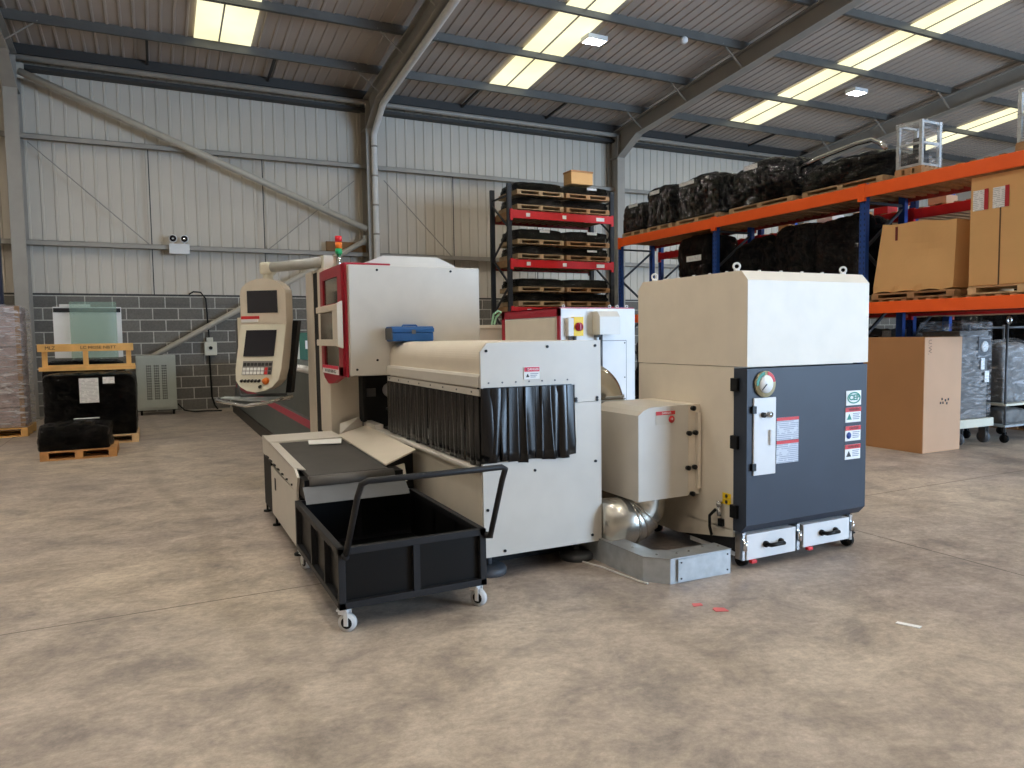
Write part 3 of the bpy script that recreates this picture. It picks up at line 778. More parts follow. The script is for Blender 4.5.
# ================================================================== OUTFEED CONVEYOR
cv = thing('outfeed_conveyor', 'low beige outfeed conveyor with a dark rubber belt running towards the black cart', 'conveyor', (1.2, 6.0, 0))
def cz(y): return 0.645 + (y - 5.1) * 0.026
g = G()
g.poly3([(0.93, 5.12, cz(5.12)), (1.50, 5.12, cz(5.12)), (1.50, 6.62, cz(6.62)), (0.93, 6.62, cz(6.62))], [(0.93, 5.12, cz(5.12) - 0.03), (1.50, 5.12, cz(5.12) - 0.03), (1.50, 6.62, cz(6.62) - 0.03), (0.93, 6.62, cz(6.62) - 0.03)])
g.obj('belt', RUBBER, cv)
g = G(); g.cyl((0.925, 5.10, cz(5.1) - 0.045), (1.53, 5.10, cz(5.1) - 0.045), 0.046, 20); g.obj('roller', mat('worn_roller', (86, 82, 78), 0.45, var=0.1), cv)
g = G(); g.poly3([(0.875, 5.05, 0.575), (1.60, 5.05, 0.575), (1.60, 4.93, 0.485), (0.875, 4.93, 0.485)], [(0.875, 5.065, 0.58), (1.60, 5.065, 0.58), (1.60, 4.945, 0.482), (0.875, 4.945, 0.482)]); g.obj('slide_plate', MIDGREY, cv)
# near-side rail
g = G()
g.poly3([(0.868, 5.28, 0.50), (0.868, 7.05, 0.55), (0.868, 7.05, cz(7.05) + 0.012), (0.868, 5.34, cz(5.34) + 0.012), (0.868, 5.22, cz(5.28) - 0.03)],
        [(0.885, 5.28, 0.50), (0.885, 7.05, 0.55), (0.885, 7.05, cz(7.05) + 0.012), (0.885, 5.34, cz(5.34) + 0.012), (0.885, 5.22, cz(5.28) - 0.03)])
g.poly3([(0.868, 5.40, cz(5.4) + 0.004), (0.868, 7.05, cz(7.05) + 0.004), (0.945, 7.05, cz(7.05) - 0.005), (0.945, 5.32, cz(5.32) - 0.005)],
        [(0.868, 5.40, cz(5.4) + 0.014), (0.868, 7.05, cz(7.05) + 0.014), (0.945, 7.05, cz(7.05) + 0.005), (0.945, 5.32, cz(5.32) + 0.005)])
g.obj('side_rail', BEIGE2, cv)
g = G()
for i in range(7): g.cyl((0.869, 5.45 + i * 0.20, 0.53 + i * 0.004), (0.860, 5.45 + i * 0.22, 0.53 + i * 0.004), 0.008, 8)
g.obj('rail_bolt', BLACK, cv)
g = G(); g.box(0.866, 1.515, 6.60, 7.08, 0.672, 0.702, 0.006); g.obj('end_rail', BEIGE2, cv)
g = G(); g.prism([(1.20, 6.585), (1.49, 6.545), (1.42, 6.26), (1.16, 6.34)], 'z', 0.688, 0.694); g.obj('white_strip', PAPER, cv)
g = G(); g.box(0.89, 0.93, 5.085, 5.27, 0.49, 0.62); g.obj('bearing_block', BLACK, cv)
g = G(); g.box(1.54, 1.60, 5.085, 5.27, 0.49, 0.63); g.obj('bearing_block', BLACK, cv)
g = G(); g.box(0.88, 1.58, 5.21, 5.27, 0.40, 0.47); g.obj('end_crossbar', BLACK, cv)
g = G(); g.box(0.868, 0.885, 5.28, 6.54, 0.09, 0.50); sk = g.obj('skirt_panel', BEIGE2, cv)
g = G(); g.box(0.863, 0.868, 6.28, 6.33, 0.33, 0.43); g.obj('skirt_latch', BLACK, sk)
g = G(); g.box(0.872, 0.96, 6.58, 7.03, 0.08, 0.53); g.box(0.9, 1.5, 6.98, 7.02, 0.08, 0.6); g.obj('leg', BLACKM, cv)
g = G(); g.box(0.95, 1.50, 5.3, 6.9, 0.12, 0.55); g.obj('drive_box', BLACKM, cv)
for x, y in ((0.885, 7.0), (0.885, 6.42), (0.9, 5.45), (1.5, 6.9)):
    g = G(); g.cyl((x, y, 0.0), (x, y, 0.015), 0.035, 12); g.cyl((x, y, 0.015), (x, y, 0.10), 0.01, 8); g.obj('levelling_foot', BLACK, cv)
# sloping beige chute plate from the machine sill down to the belt
g = G()
A = [(1.51, 5.22, 0.652), (1.815, 5.42, 0.712), (1.815, 6.93, 0.745), (1.50, 6.72, 0.70)]
g.poly3([(x, y, z + 0.006) for x, y, z in A], [(x, y, z - 0.006) for x, y, z in A])
g.obj('chute_plate', BEIGE, cv)
g = G()
A = [(1.52, 6.74, 0.71), (1.79, 6.95, 0.75), (1.77, 7.0, 0.83), (1.58, 6.98, 0.775)]
g.poly3(A, [(x, y + 0.012, z) for x, y, z in A]); g.obj('chute_wing', BEIGE2, cv)
g = G(); g.poly3([(1.60, 5.30, 0.62), (1.70, 5.36, 0.625), (1.70, 5.30, 0.50), (1.62, 5.24, 0.50)], [(1.60, 5.32, 0.62), (1.70, 5.38, 0.625), (1.70, 5.32, 0.50), (1.62, 5.26, 0.50)]); g.obj('chute_bracket', CREAM, cv)

# ================================================================== SCRAP CART
ct = thing('scrap_cart', 'black open-topped steel cart on white-wheeled castors with a tubular push handle', 'cart', (1.27, 4.45, 0))
cx0, cx1, cy0, cy1, ca, cb = 0.838, 1.71, 3.85, 5.18, 0.13, 0.468
T = 0.038
g = G()
for (x0_, x1_, y0_, y1_) in ((cx0, cx0 + T, cy0, cy1), (cx1 - T, cx1, cy0, cy1), (cx0, cx1, cy0, cy0 + T), (cx0, cx1, cy1 - T, cy1)):
    g.box(x0_, x1_, y0_, y1_, cb - T, cb, 0.003); g.box(x0_, x1_, y0_, y1_, ca, ca + T, 0.003)
for x, y in ((cx0, cy0), (cx1 - T, cy0), (cx0, cy1 - T), (cx1 - T, cy1 - T)):
    g.box(x, x + T, y, y + T, ca, cb, 0.003)
g.box(1.262, 1.300, cy0 + 0.002, cy0 + T, ca + T, cb - T)
g.box(1.262, 1.300, cy1 - T, cy1 - 0.002, ca + T, cb - T)
for y in (4.22, 4.62):
    g.box(cx0 + 0.002, cx0 + T, y, y + 0.035, ca + T, cb - T); g.box(cx1 - T, cx1 - 0.002, y, y + 0.035, ca + T, cb - T)
g.obj('frame', DKGREY, ct)
g = G()
i_ = T - 0.004
g.box(cx0 + i_, cx0 + i_ + 0.004, cy0 + i_, cy1 - i_, ca + 0.01, cb - 0.004); g.box(cx1 - i_ - 0.004, cx1 - i_, cy0 + i_, cy1 - i_, ca + 0.01, cb - 0.004)
g.box(cx0 + i_, cx1 - i_, cy0 + i_, cy0 + i_ + 0.004, ca + 0.01, cb - 0.004); g.box(cx0 + i_, cx1 - i_, cy1 - i_ - 0.004, cy1 - i_, ca + 0.01, cb - 0.004)
g.box(cx0 + i_, cx1 - i_, cy0 + i_, cy1 - i_, ca + 0.008, ca + 0.014)
g.obj('bin', BLACK, ct)
g = G()
hp = [(0.875, 3.835, 0.425), (0.898, 3.62, 0.80), (0.908, 3.575, 0.866), (0.935, 3.557, 0.882), (1.27, 3.552, 0.882), (1.68, 3.552, 0.884), (1.708, 3.57, 0.868), (1.712, 3.62, 0.80), (1.728, 3.83, 0.425)]
g.tube(hp, 0.0165, 12); g.obj('push_handle', DKGREY, ct)
g = G(); g.cyl((0.872, 3.85, 0.43), (0.872, 3.815, 0.43), 0.02, 10); g.obj('handle_socket', DKGREY, ct)
g = G(); g.cyl((1.70, 3.85, 0.43), (1.745, 3.83, 0.43), 0.02, 10); g.obj('handle_socket', DKGREY, ct)
for x, y, a in ((0.87, 3.89, 0.9), (1.66, 3.90, 0.55), (0.88, 5.12, 0.3), (1.66, 5.12, 0.2)):
    R_ = Matrix.Translation((x, y, 0)) @ Matrix.Rotation(a, 4, 'Z')
    g = G()
    g.box(-0.035, 0.035, -0.03, 0.03, 0.118, 0.128, M=R_); g.box(-0.026, -0.020, -0.032, -0.008, 0.035, 0.12, M=R_); g.box(0.020, 0.026, -0.032, -0.008, 0.035, 0.12, M=R_); g.box(-0.03, 0.03, -0.02, 0.022, 0.10, 0.122, M=R_)
    c = g.obj('caster', WHITEP, ct)
    g = G()
    p0 = R_ @ V((-0.016, -0.02, 0.05)); p1 = R_ @ V((0.016, -0.02, 0.05))
    g.cyl(p0, p1, 0.05, 22); g.obj('wheel', mat('caster_tyre', (205, 205, 205), 0.5) if 'caster_tyre' not in bpy.data.materials else bpy.data.materials['caster_tyre'], c)
    g = G(); p0 = R_ @ V((-0.018, -0.02, 0.05)); p1 = R_ @ V((0.018, -0.02, 0.05)); g.cyl(p0, p1, 0.032, 16); g.obj('wheel_hub', BLACK, c)

# ================================================================== DUST COLLECTOR
dc = thing('dust_collector', 'tall dust collector cabinet with beige sides, pale top and slate blue door', 'dust collector', (4.08, 4.2, 0))
xl, xr, yf, yb_, ztop = 3.503, 4.672, 3.60, 4.80, 2.01
g = G()
g.prism([(yf, 1.372), (yf, 1.945), (yf + 0.06, ztop), (yb_ - 0.06, ztop), (yb_, 1.945), (yb_, 1.372)], 'x', xl, xr)
body = g.obj('upper_body', BEIGE, dc)
g = G(); g.box(xl + 0.002, xr - 0.002, yf + 0.125, yb_ - 0.002, 0.24, 1.368, 0.004)
g.prism([(yf + 0.125, 0.20), (yf + 0.125, 0.25), (yb_, 0.25), (yb_, 0.10), (yb_ - 0.5, 0.10)], 'x', xl + 0.002, xl + 0.03)
g.obj('lower_body', BEIGE, dc)
g = G()
for k in range(5): 
    g.cyl((xl + 0.05, 3.85 + k * 0.17, ztop), (xl + 0.05, 3.85 + k * 0.17, ztop + 0.012), 0.010, 8)
    g.cyl((xl + 0.2 + k * 0.2, 3.70, ztop), (xl + 0.2 + k * 0.2, 3.70, ztop + 0.012), 0.010, 8)
g.obj('roof_bolt', WHITEP, body)
for x, y in ((xl + 0.045, 4.646), (xl + 0.04, 3.745), (xr - 0.13, 3.72), (xr - 0.13, 4.60)):
    g = G(); g.cyl((x, y, ztop), (x, y, ztop + 0.016), 0.02, 12); g.ring((x, y, ztop + 0.036), (0.6, 0.8, 0), 0.021, 0.007); g.obj('lifting_eye', WHITEP, body)
g = G()
g.prism([(yf, 0.305), (yf, 1.360), (yf + 0.122, 1.360), (yf + 0.122, 0.25), (yf + 0.05, 0.25)], 'x', xl, xr - 0.006)
dd = g.obj('door', SLATE, dc)
for z in (1.25, 0.86, 0.385):
    g = G(); g.box(xl - 0.022, xl + 0.01, yf + 0.07, yf + 0.135, z - 0.045, z + 0.045, 0.004); g.obj('hinge', BLACK, dd)
# differential pressure gauge
g = G(); g.cyl((3.653, yf, 1.254), (3.653, yf - 0.018, 1.254), 0.088, 36); gg_ = g.obj('pressure_gauge', mat('gauge_bezel', (178, 170, 138), 0.35), dd)
def arcband(t0, t1, r0, r1, m_, y):
    g = G(); n_ = 10
    o_ = [(3.653 + r1 * math.cos(t0 + (t1 - t0) * k / n_), 1.254 + r1 * math.sin(t0 + (t1 - t0) * k / n_)) for k in range(n_ + 1)]
    i2 = [(3.653 + r0 * math.cos(t0 + (t1 - t0) * k / n_), 1.254 + r0 * math.sin(t0 + (t1 - t0) * k / n_)) for k in range(n_, -1, -1)]
    g.prism(o_ + i2, 'y', y - 0.003, y); return g.obj('gauge_scale', m_, gg_)
arcband(math.radians(100), math.radians(185), 0.064, 0.085, LGREEN, yf - 0.018)
arcband(math.radians(10), math.radians(80), 0.064, 0.085, LRED, yf - 0.018)
g = G(); g.cyl((3.653, yf - 0.018, 1.254), (3.653, yf - 0.024, 1.254), 0.060, 28); g.obj('gauge_dial', PAPER, gg_)
g = G(); g.bar((3.653, yf - 0.026, 1.254), (3.612, yf - 0.026, 1.215), 0.006, 0.003, up=(0, 1, 0)); g.obj('gauge_needle', INK, gg_)
# controller flap
g = G(); g.box(3.555, 3.753, yf - 0.012, yf, 0.642, 1.163, 0.004); fl = g.obj('control_flap', WHITEP, dd)
for z in (1.085, 0.70):
    g = G(); g.box(3.535, 3.572, yf - 0.02, yf + 0.002, z - 0.025, z + 0.025, 0.004); g.obj('flap_hinge', BLACK, fl)
g = G(); g.cyl((3.632, yf - 0.012, 1.048), (3.632, yf - 0.03, 1.048), 0.018, 14); g.obj('flap_knob', INK, fl)
g = G(); g.cyl((3.692, yf - 0.012, 1.048), (3.692, yf - 0.028, 1.048), 0.020, 14); g.obj('flap_knob', CHROME, fl)
g = G(); g.box(3.690, 3.722, yf - 0.026, yf - 0.012, 0.84, 0.945, 0.006); g.obj('flap_latch', WHITEP, fl)
# instruction sheet
for za, zb2 in ((0.862, 1.018), (0.704, 0.858)):
    g = G(); g.box(3.768, 3.975, yf - 0.004, yf, za, zb2); s_ = g.obj('instruction_label', PRINTF, dd)
    g = G(); g.box(3.768, 3.975, yf - 0.006, yf - 0.004, zb2 - 0.022, zb2); g.obj('label_header', LRED, s_)
# maker's sticker with the green oval
g = G(); g.box(4.447, 4.602, yf - 0.004, yf, 1.064, 1.170); s_ = g.obj('logo_sticker', PAPER, dd)
def oval(cx_, cz_, a, b, t, y, m_, par):
    g = G(); n_ = 28
    bm = g.bm
    A = [[bm.verts.new((cx_ + (a - d) * math.cos(2 * PI * k / n_), yy, cz_ + (b - d) * math.sin(2 * PI * k / n_))) for k in range(n_)] for d, yy in ((0, y), (t, y), (t, y + 0.002), (0, y + 0.002))]
    for j in range(4):
        for k in range(n_):
            bm.faces.new((A[j][k], A[j][(k + 1) % n_], A[(j + 1) % 4][(k + 1) % n_], A[(j + 1) % 4][k]))
    bmesh.ops.recalc_face_normals(bm, faces=bm.faces[:])
    return g.obj('logo_ring', m_, par)
oval(4.525, 1.118, 0.068, 0.042, 0.009, yf - 0.007, LGREEN, s_)
text('logo_lettering', 'CEP', 0.056, face_y(4.527, yf - 0.0055, 1.119), LGREEN, s_, sx=1.15, bold=0.0018)
for j, (zc, word) in enumerate(((0.995, 'WARNING'), (0.86, 'DANGER'), (0.725, 'WARNING'))):
    g = G(); g.box(4.442, 4.602, yf - 0.004, yf, zc - 0.054, zc + 0.054); s_ = g.obj('warning_label', PRINTF if False else PAPER, dd)
    g = G(); g.box(4.442, 4.602, yf - 0.006, yf - 0.004, zc + 0.022, zc + 0.054); g.obj('label_header', LRED, s_)
    text('label_lettering', word, 0.024, face_y(4.53, yf - 0.0065, zc + 0.037), INK, s_)
    g = G()
    if j == 1: g.cyl((4.478, yf - 0.004, zc - 0.014), (4.478, yf - 0.006, zc - 0.014), 0.024, 18)
    else: g.prism([(4.455, zc - 0.034), (4.505, zc - 0.034), (4.48, zc + 0.008)], 'y', yf - 0.006, yf - 0.004)
    g.obj('label_symbol', LBLUE if j == 1 else (LGREEN if j == 0 else INK), s_)
    g = G()
    for k in range(4): g.box(4.518, 4.59 - 0.008 * (k % 2), yf - 0.0055, yf - 0.004, zc + 0.006 - k * 0.013, zc + 0.011 - k * 0.013)
    g.obj('label_print', bpy.data.materials['label_grey_print'], s_)
# dust drawers
for x0_, x1_, z0_, z1_ in ((3.53, 3.985, 0.062, 0.236), (4.062, 4.53, 0.075, 0.236)):
    g = G(); g.box(x0_, x1_, yf + 0.02, yf + 0.6, z0_, z1_, 0.004); d_ = g.obj('dust_drawer', WHITEP, dc)
    xc, zc = (x0_ + x1_) / 2 + 0.01, (z0_ + z1_) / 2 + 0.005
    g = G(); g.tube([(xc - 0.07, yf + 0.02, zc), (xc - 0.06, yf - 0.025, zc), (xc + 0.06, yf - 0.025, zc), (xc + 0.07, yf + 0.02, zc)], 0.014, 10); g.cyl((xc - 0.07, yf + 0.02, zc), (xc - 0.07, yf + 0.004, zc), 0.022, 10); g.cyl((xc + 0.07, yf + 0.02, zc), (xc + 0.07, yf + 0.004, zc), 0.022, 10); g.obj('drawer_handle', BLACK, d_)
    g = G(); g.box(x0_ + 0.03, x0_ + 0.075, yf + 0.0, yf + 0.03, z0_ - 0.022, z0_, 0.003); g.obj('drawer_lever', LRED, d_)
for x in (3.515, 4.022, 4.56):
    g = G(); g.box(x - 0.012, x + 0.012, yf + 0.03, yf + 0.1, 0.06, 0.25); g.cyl((x, yf + 0.02, 0.13), (x, yf + 0.02, 0.2), 0.016, 10); g.obj('drawer_clamp', CHROME, dc)
g = G(); g.box(3.52, 4.66, yf + 0.13, yb_ - 0.02, 0.10, 0.24); g.obj('base_frame', DKGREY, dc)
for x, y in ((3.56, 3.70), (4.58, 3.68), (3.6, 4.68), (4.58, 4.68)):
    g = G(); g.cyl((x - 0.018, y, 0.05), (x + 0.018, y, 0.05), 0.05, 18); g.box(x - 0.03, x - 0.022, y - 0.03, y + 0.03, 0.04, 0.11); g.box(x + 0.022, x + 0.03, y - 0.03, y + 0.03, 0.04, 0.11); g.box(x - 0.04, x + 0.04, y - 0.04, y + 0.04, 0.098, 0.108)
    g.obj('caster', BLACK, dc)
# air regulator and yellow label on the near corner of the beige side
g = G(); g.cyl((xl - 0.025, 3.83, 0.40), (xl - 0.025, 3.83, 0.43), 0.022, 12); g.cyl((xl - 0.025, 3.83, 0.33), (xl - 0.025, 3.83, 0.40), 0.016, 12); g.obj('air_regulator', CHROME, dc)
g = G(); g.tube([(xl - 0.03, 3.86, 0.37), (xl - 0.05, 3.90, 0.32), (xl - 0.04, 3.91, 0.24), (xl - 0.03, 3.90, 0.18)], 0.011, 8); g.box(xl - 0.03, xl - 0.005, 3.80, 3.84, 0.26, 0.31); g.obj('air_hose', BLACK, dc)
for za, zb2 in ((0.416, 0.452), (0.456, 0.494)):
    g = G(); g.box(xl - 0.002, xl + 0.002, 3.745, 3.825, za, zb2); s_ = g.obj('hazard_label', LYEL, dc)
    g = G(); g.cyl((xl - 0.002, 3.785, (za + zb2) / 2), (xl - 0.004, 3.785, (za + zb2) / 2), 0.013, 12); g.obj('label_symbol', INK, s_)
# inlet filter box bolted on the side
bx0, by0, by1, bz0, bz1 = 2.962, 4.061, 4.62, 0.437, 1.094
g = G()
g.prism([(bx0, bz0), (bx0, 1.037), (bx0 + 0.04, 1.066), (bx0 + 0.10, 1.090), (3.395, bz1), (3.395, bz0)], 'y', by0, by1)
ib = g.obj('inlet_box', BEIGE2, dc)
g = G(); g.box(3.398, xl, by0 + 0.002, by1, bz0 + 0.002, bz1, 0.003); g.box(3.462, 3.490, by0 - 0.025, by0 + 0.005, bz0 + 0.05, bz1 - 0.06); g.obj('box_flange', BEIGE, ib)
for x, z in ((3.43, 1.066), (3.394, 0.889), (3.45, 0.89), (3.386, 0.64), (3.444, 0.642), (3.425, 0.45)):
    g = G(); g.cyl((x, by0, z), (x, by0 - 0.022, z), 0.016, 12); g.cyl((x, by0 - 0.01, z), (x, by0 - 0.026, z), 0.018, 12); g.obj('star_knob', BLACK, ib)
g = G(); g.box(3.110, 3.275, by0 - 0.003, by0, 0.965, 1.058); s_ = g.obj('warning_label', mat('label_silver', (196, 190, 178), 0.5), ib)
g = G(); g.box(3.110, 3.275, by0 - 0.005, by0 - 0.003, 1.032, 1.058); g.obj('label_header', LRED, s_)
text('label_lettering', 'DANGER', 0.020, face_y(3.20, by0 - 0.0055, 1.045), PAPER, s_)
g = G(); g.cyl((3.245, by0 - 0.003, 0.998), (3.245, by0 - 0.005, 0.998), 0.026, 18); r_ = g.obj('label_symbol', LRED, s_)
text('label_arrow', '\u2192', 0.03, face_y(3.245, by0 - 0.0055, 1.0), PAPER, s_)

# spiral ducts between hood and filter box
def elbow(p0, p1, p2, r, R, n=10):
    """path p0 -> corner p1 -> p2 with a round bend"""
    p0, p1, p2 = V(p0), V(p1), V(p2)
    a = (p0 - p1).normalized(); b = (p2 - p1).normalized()
    pts = [p0]
    c = p1 + a * R + b * R
    for k in range(n + 1):
        t = (PI / 2) * k / n
        pts.append(c - b * R * math.cos(t) - a * R * math.sin(t))
    pts.append(p2)
    return pts
t = thing('duct_elbow', 'shiny metal duct elbow curving up under the filter box', 'duct', (3.1, 4.34, 0.08))
g = G(); path = elbow((2.785, 4.30, 0.25), (3.165, 4.30, 0.25), (3.165, 4.30, 0.434), 0.16, 0.165); g.tube(path, 0.178, 28); g.obj('bend', FOIL, t)
g = G()
for k in (2, 4, 6):
    d = (path[k + 1 if k + 1 < len(path) else k] - path[k - 1]).normalized(); g.cyl(path[k] - d * 0.008, path[k] + d * 0.008, 0.183, 28)
g.obj('seam_ring', FOIL, t)
t = thing('duct_elbow', 'shiny metal duct elbow rising between the front panel and the white cabinet', 'duct', (3.2, 4.84, 0.0))
g = G(); path = elbow((2.785, 4.86, 1.23), (3.205, 4.86, 1.23), (3.205, 4.86, 0.10), 0.16, 0.18); g.tube(path, 0.158, 28); g.obj('bend', FOIL, t)
g = G()
for z in (1.10, 1.07, 0.6): g.cyl((3.205, 4.86, z), (3.205, 4.86, z + 0.02), 0.165, 28)
g.obj('collar', GALV, t)
g = G(); g.cyl((3.205, 4.86, 0.0), (3.205, 4.86, 0.10), 0.14, 20); g.obj('base', GALV, t)

# ================================================================== CABLE TRUNKING ON THE FLOOR
t = thing('floor_trunking', 'galvanised cable trunking lying on the floor before the dust collector', 'trunking', (2.95, 3.9, 0))
g = G()
op = [(2.74, 4.60), (2.776, 3.76), (2.896, 3.632), (3.385, 3.618)]
ip = [(3.385, 3.775), (3.0, 3.785), (2.91, 3.84), (2.885, 4.60)]
g.prism(op + ip, 'z', 0.0, 0.160); g.obj('trunking_body', GALV, t)
g = G(); g.prism([(2.738, 4.60), (2.773, 3.757), (2.894, 3.628), (3.388, 3.614), (3.388, 3.78), (3.0, 3.79), (2.914, 3.845), (2.888, 4.60)], 'z', 0.160, 0.166); lid = g.obj('lid', mat('galvanised_lid', (168, 170, 170), 0.4, 0.6, var=0.1, scale=10), t)
g = G()
for x, y in ((2.83, 4.2), (2.83, 3.95), (2.87, 3.74), (3.0, 3.70), (3.1, 3.70), (3.25, 3.74), (3.35, 3.70)): g.cyl((x, y, 0.166), (x, y, 0.172), 0.008, 8)
g.obj('lid_screw', CHROME, lid)
g = G(); g.box(2.947, 3.38, 3.6155, 3.622, 0.01, 0.155, M=None); ep = g.obj('cover_plate', GALV, t)
g = G()
for x in (2.97, 3.355):
    for z in (0.03, 0.135): g.cyl((x, 3.6155, z), (x, 3.611, z), 0.006, 8)
g.obj('plate_screw', INK, ep)

# ================================================================== TOOLBOX ON THE HOOD
t = thing('toolbox', 'small blue metal toolbox lying on top of the loading hood', 'toolbox', (2.040, 6.2, 1.563))
g = G(); g.box(1.865, 2.240, 6.12, 6.33, 1.564, 1.645, 0.012); g.obj('tray', TOOLBLUE, t)
g = G(); g.prism([(6.115, 1.645), (6.115, 1.675), (6.15, 1.695), (6.30, 1.695), (6.335, 1.675), (6.335, 1.645)], 'x', 1.862, 2.243); g.obj('lid', TOOLBLUE, t)
g = G(); g.tube([(1.980, 6.22, 1.695), (1.990, 6.22, 1.706), (2.110, 6.22, 1.706), (2.120, 6.22, 1.695)], 0.008, 8); g.obj('carry_handle', TOOLBLUE, t)
g = G(); g.box(2.035, 2.070, 6.108, 6.116, 1.63, 1.665); g.obj('latch', MIDGREY, t)
g = G(); g.box(1.856, 1.866, 6.13, 6.32, 1.58, 1.68); g.obj('end_plate', MIDGREY, t)

# ================================================================== ELECTRICAL CABINET
t = thing('electrical_cabinet', 'pale electrical cabinet with crimson frame and a red rotary isolator', 'cabinet', (4.55, 7.7, 0))
ex0, ex1, ey0, ey1, ez = 4.06, 5.06, 7.0, 8.5, 1.895
g = G(); g.box(ex0, ex1, ey0, ey1, 0.08, ez, 0.008); eb = g.obj('body', WHITEP, t)
g = G()
g.box(ex0 - 0.012, ex0 + 0.002, ey0, ey1, ez - 0.085, ez + 0.012); g.box(ex0 - 0.012, ex0 + 0.002, ey0, ey0 + 0.07, 0.1, ez); g.box(ex0 - 0.012, ex0 + 0.002, ey1 - 0.08, ey1, 0.1, ez)
g.box(ex0 - 0.012, ex1, ey0 + 0.02, ey1, ez, ez + 0.014)
g.obj('crimson_frame', RED, t)
g = G(); g.box(ex0 - 0.016, ex0, ey0 + 0.1, ey1 - 0.1, 0.12, ez - 0.10, 0.006); g.obj('side_door', BEIGE, t)
for k, (x, y) in enumerate(((ex0 + 0.08, ey0 + 0.08), (ex0 + 0.7, ey0 + 0.08), (ex0 + 0.82, ey0 + 0.10), (ex1 - 0.06, ey0 + 0.08))):
    g = G(); g.ring((x, y, ez + 0.030), (0.5, 0.85, 0), 0.014, 0.005, 14, 6); g.cyl((x, y, ez + 0.01), (x, y, ez + 0.02), 0.014, 8); g.obj('lifting_eye', WHITEP, t)
g = G(); g.box(4.12, 4.24, ey0 - 0.06, ey0, 1.585, 1.79, 0.006); iso = g.obj('isolator_box', BEIGE2, t)
g = G(); g.box(4.19, 4.315, ey0 - 0.064, ey0 - 0.001, 1.588, 1.80, 0.004); g.obj('isolator_plate', LYEL, iso)
g = G(); g.cyl((4.252, ey0 - 0.064, 1.69), (4.252, ey0 - 0.085, 1.69), 0.048, 22); g.box(4.240, 4.264, ey0 - 0.105, ey0 - 0.083, 1.652, 1.728, 0.004); g.obj('rotary_switch', RED, iso)
g = G(); g.cyl((4.15, ey0 - 0.03, 1.53), (4.15, ey0 - 0.03, 1.585), 0.02, 10); g.cyl((4.22, ey0 - 0.03, 1.54), (4.22, ey0 - 0.03, 1.585), 0.02, 10); g.obj('cable_gland', MIDGREY, iso)
g = G(); g.prism([(1.60, ey0), (1.60, ey0 - 0.16), (1.80, ey0 - 0.16), (1.862, ey0 - 0.11), (1.862, ey0)], 'x', 4.47, 4.74, M=None) if False else g.prism([(ey0, 1.60), (ey0 - 0.16, 1.60), (ey0 - 0.16, 1.80), (ey0 - 0.11, 1.862), (ey0, 1.862)], 'x', 4.47, 4.74)
g.obj('cable_hood', BEIGE2, t)
g = G(); g.cyl((4.545, ey0 - 0.06, 1.2), (4.545, ey0 - 0.06, 1.60), 0.022, 10); g.cyl((4.50, ey0 - 0.06, 1.57), (4.50, ey0 - 0.06, 1.60), 0.04, 12); g.obj('conduit', MIDGREY, t)
g = G(); g.box(4.575, 4.93, ey0 - 0.004, ey0, 0.35, 1.525); dp = g.obj('front_door', WHITEP, t)
g = G(); g.box(4.57, 4.935, ey0 - 0.003, ey0 + 0.001, 1.525, 1.532); g.box(4.93, 4.937, ey0 - 0.003, ey0 + 0.001, 0.35, 1.53); g.obj('door_seam', MIDGREY, t)
g = G()
for z in (1.5, 1.1, 0.85): g.cyl((4.91, ey0 - 0.004, z), (4.91, ey0 - 0.010, z), 0.008, 8)
g.obj('door_screw', INK, dp)
g = G(); g.tube([(3.96, 8.62, 1.75), (3.98, 8.60, 1.88), (4.03, 8.57, 1.925), (4.07, 8.55, 1.91), (4.02, 8.60, 1.85), (3.99, 8.61, 1.75)], 0.014, 8)
tag(g.obj('hose', MINT, None), 'pale green hose looped over the rear corner of the electrical cabinet', 'hose')
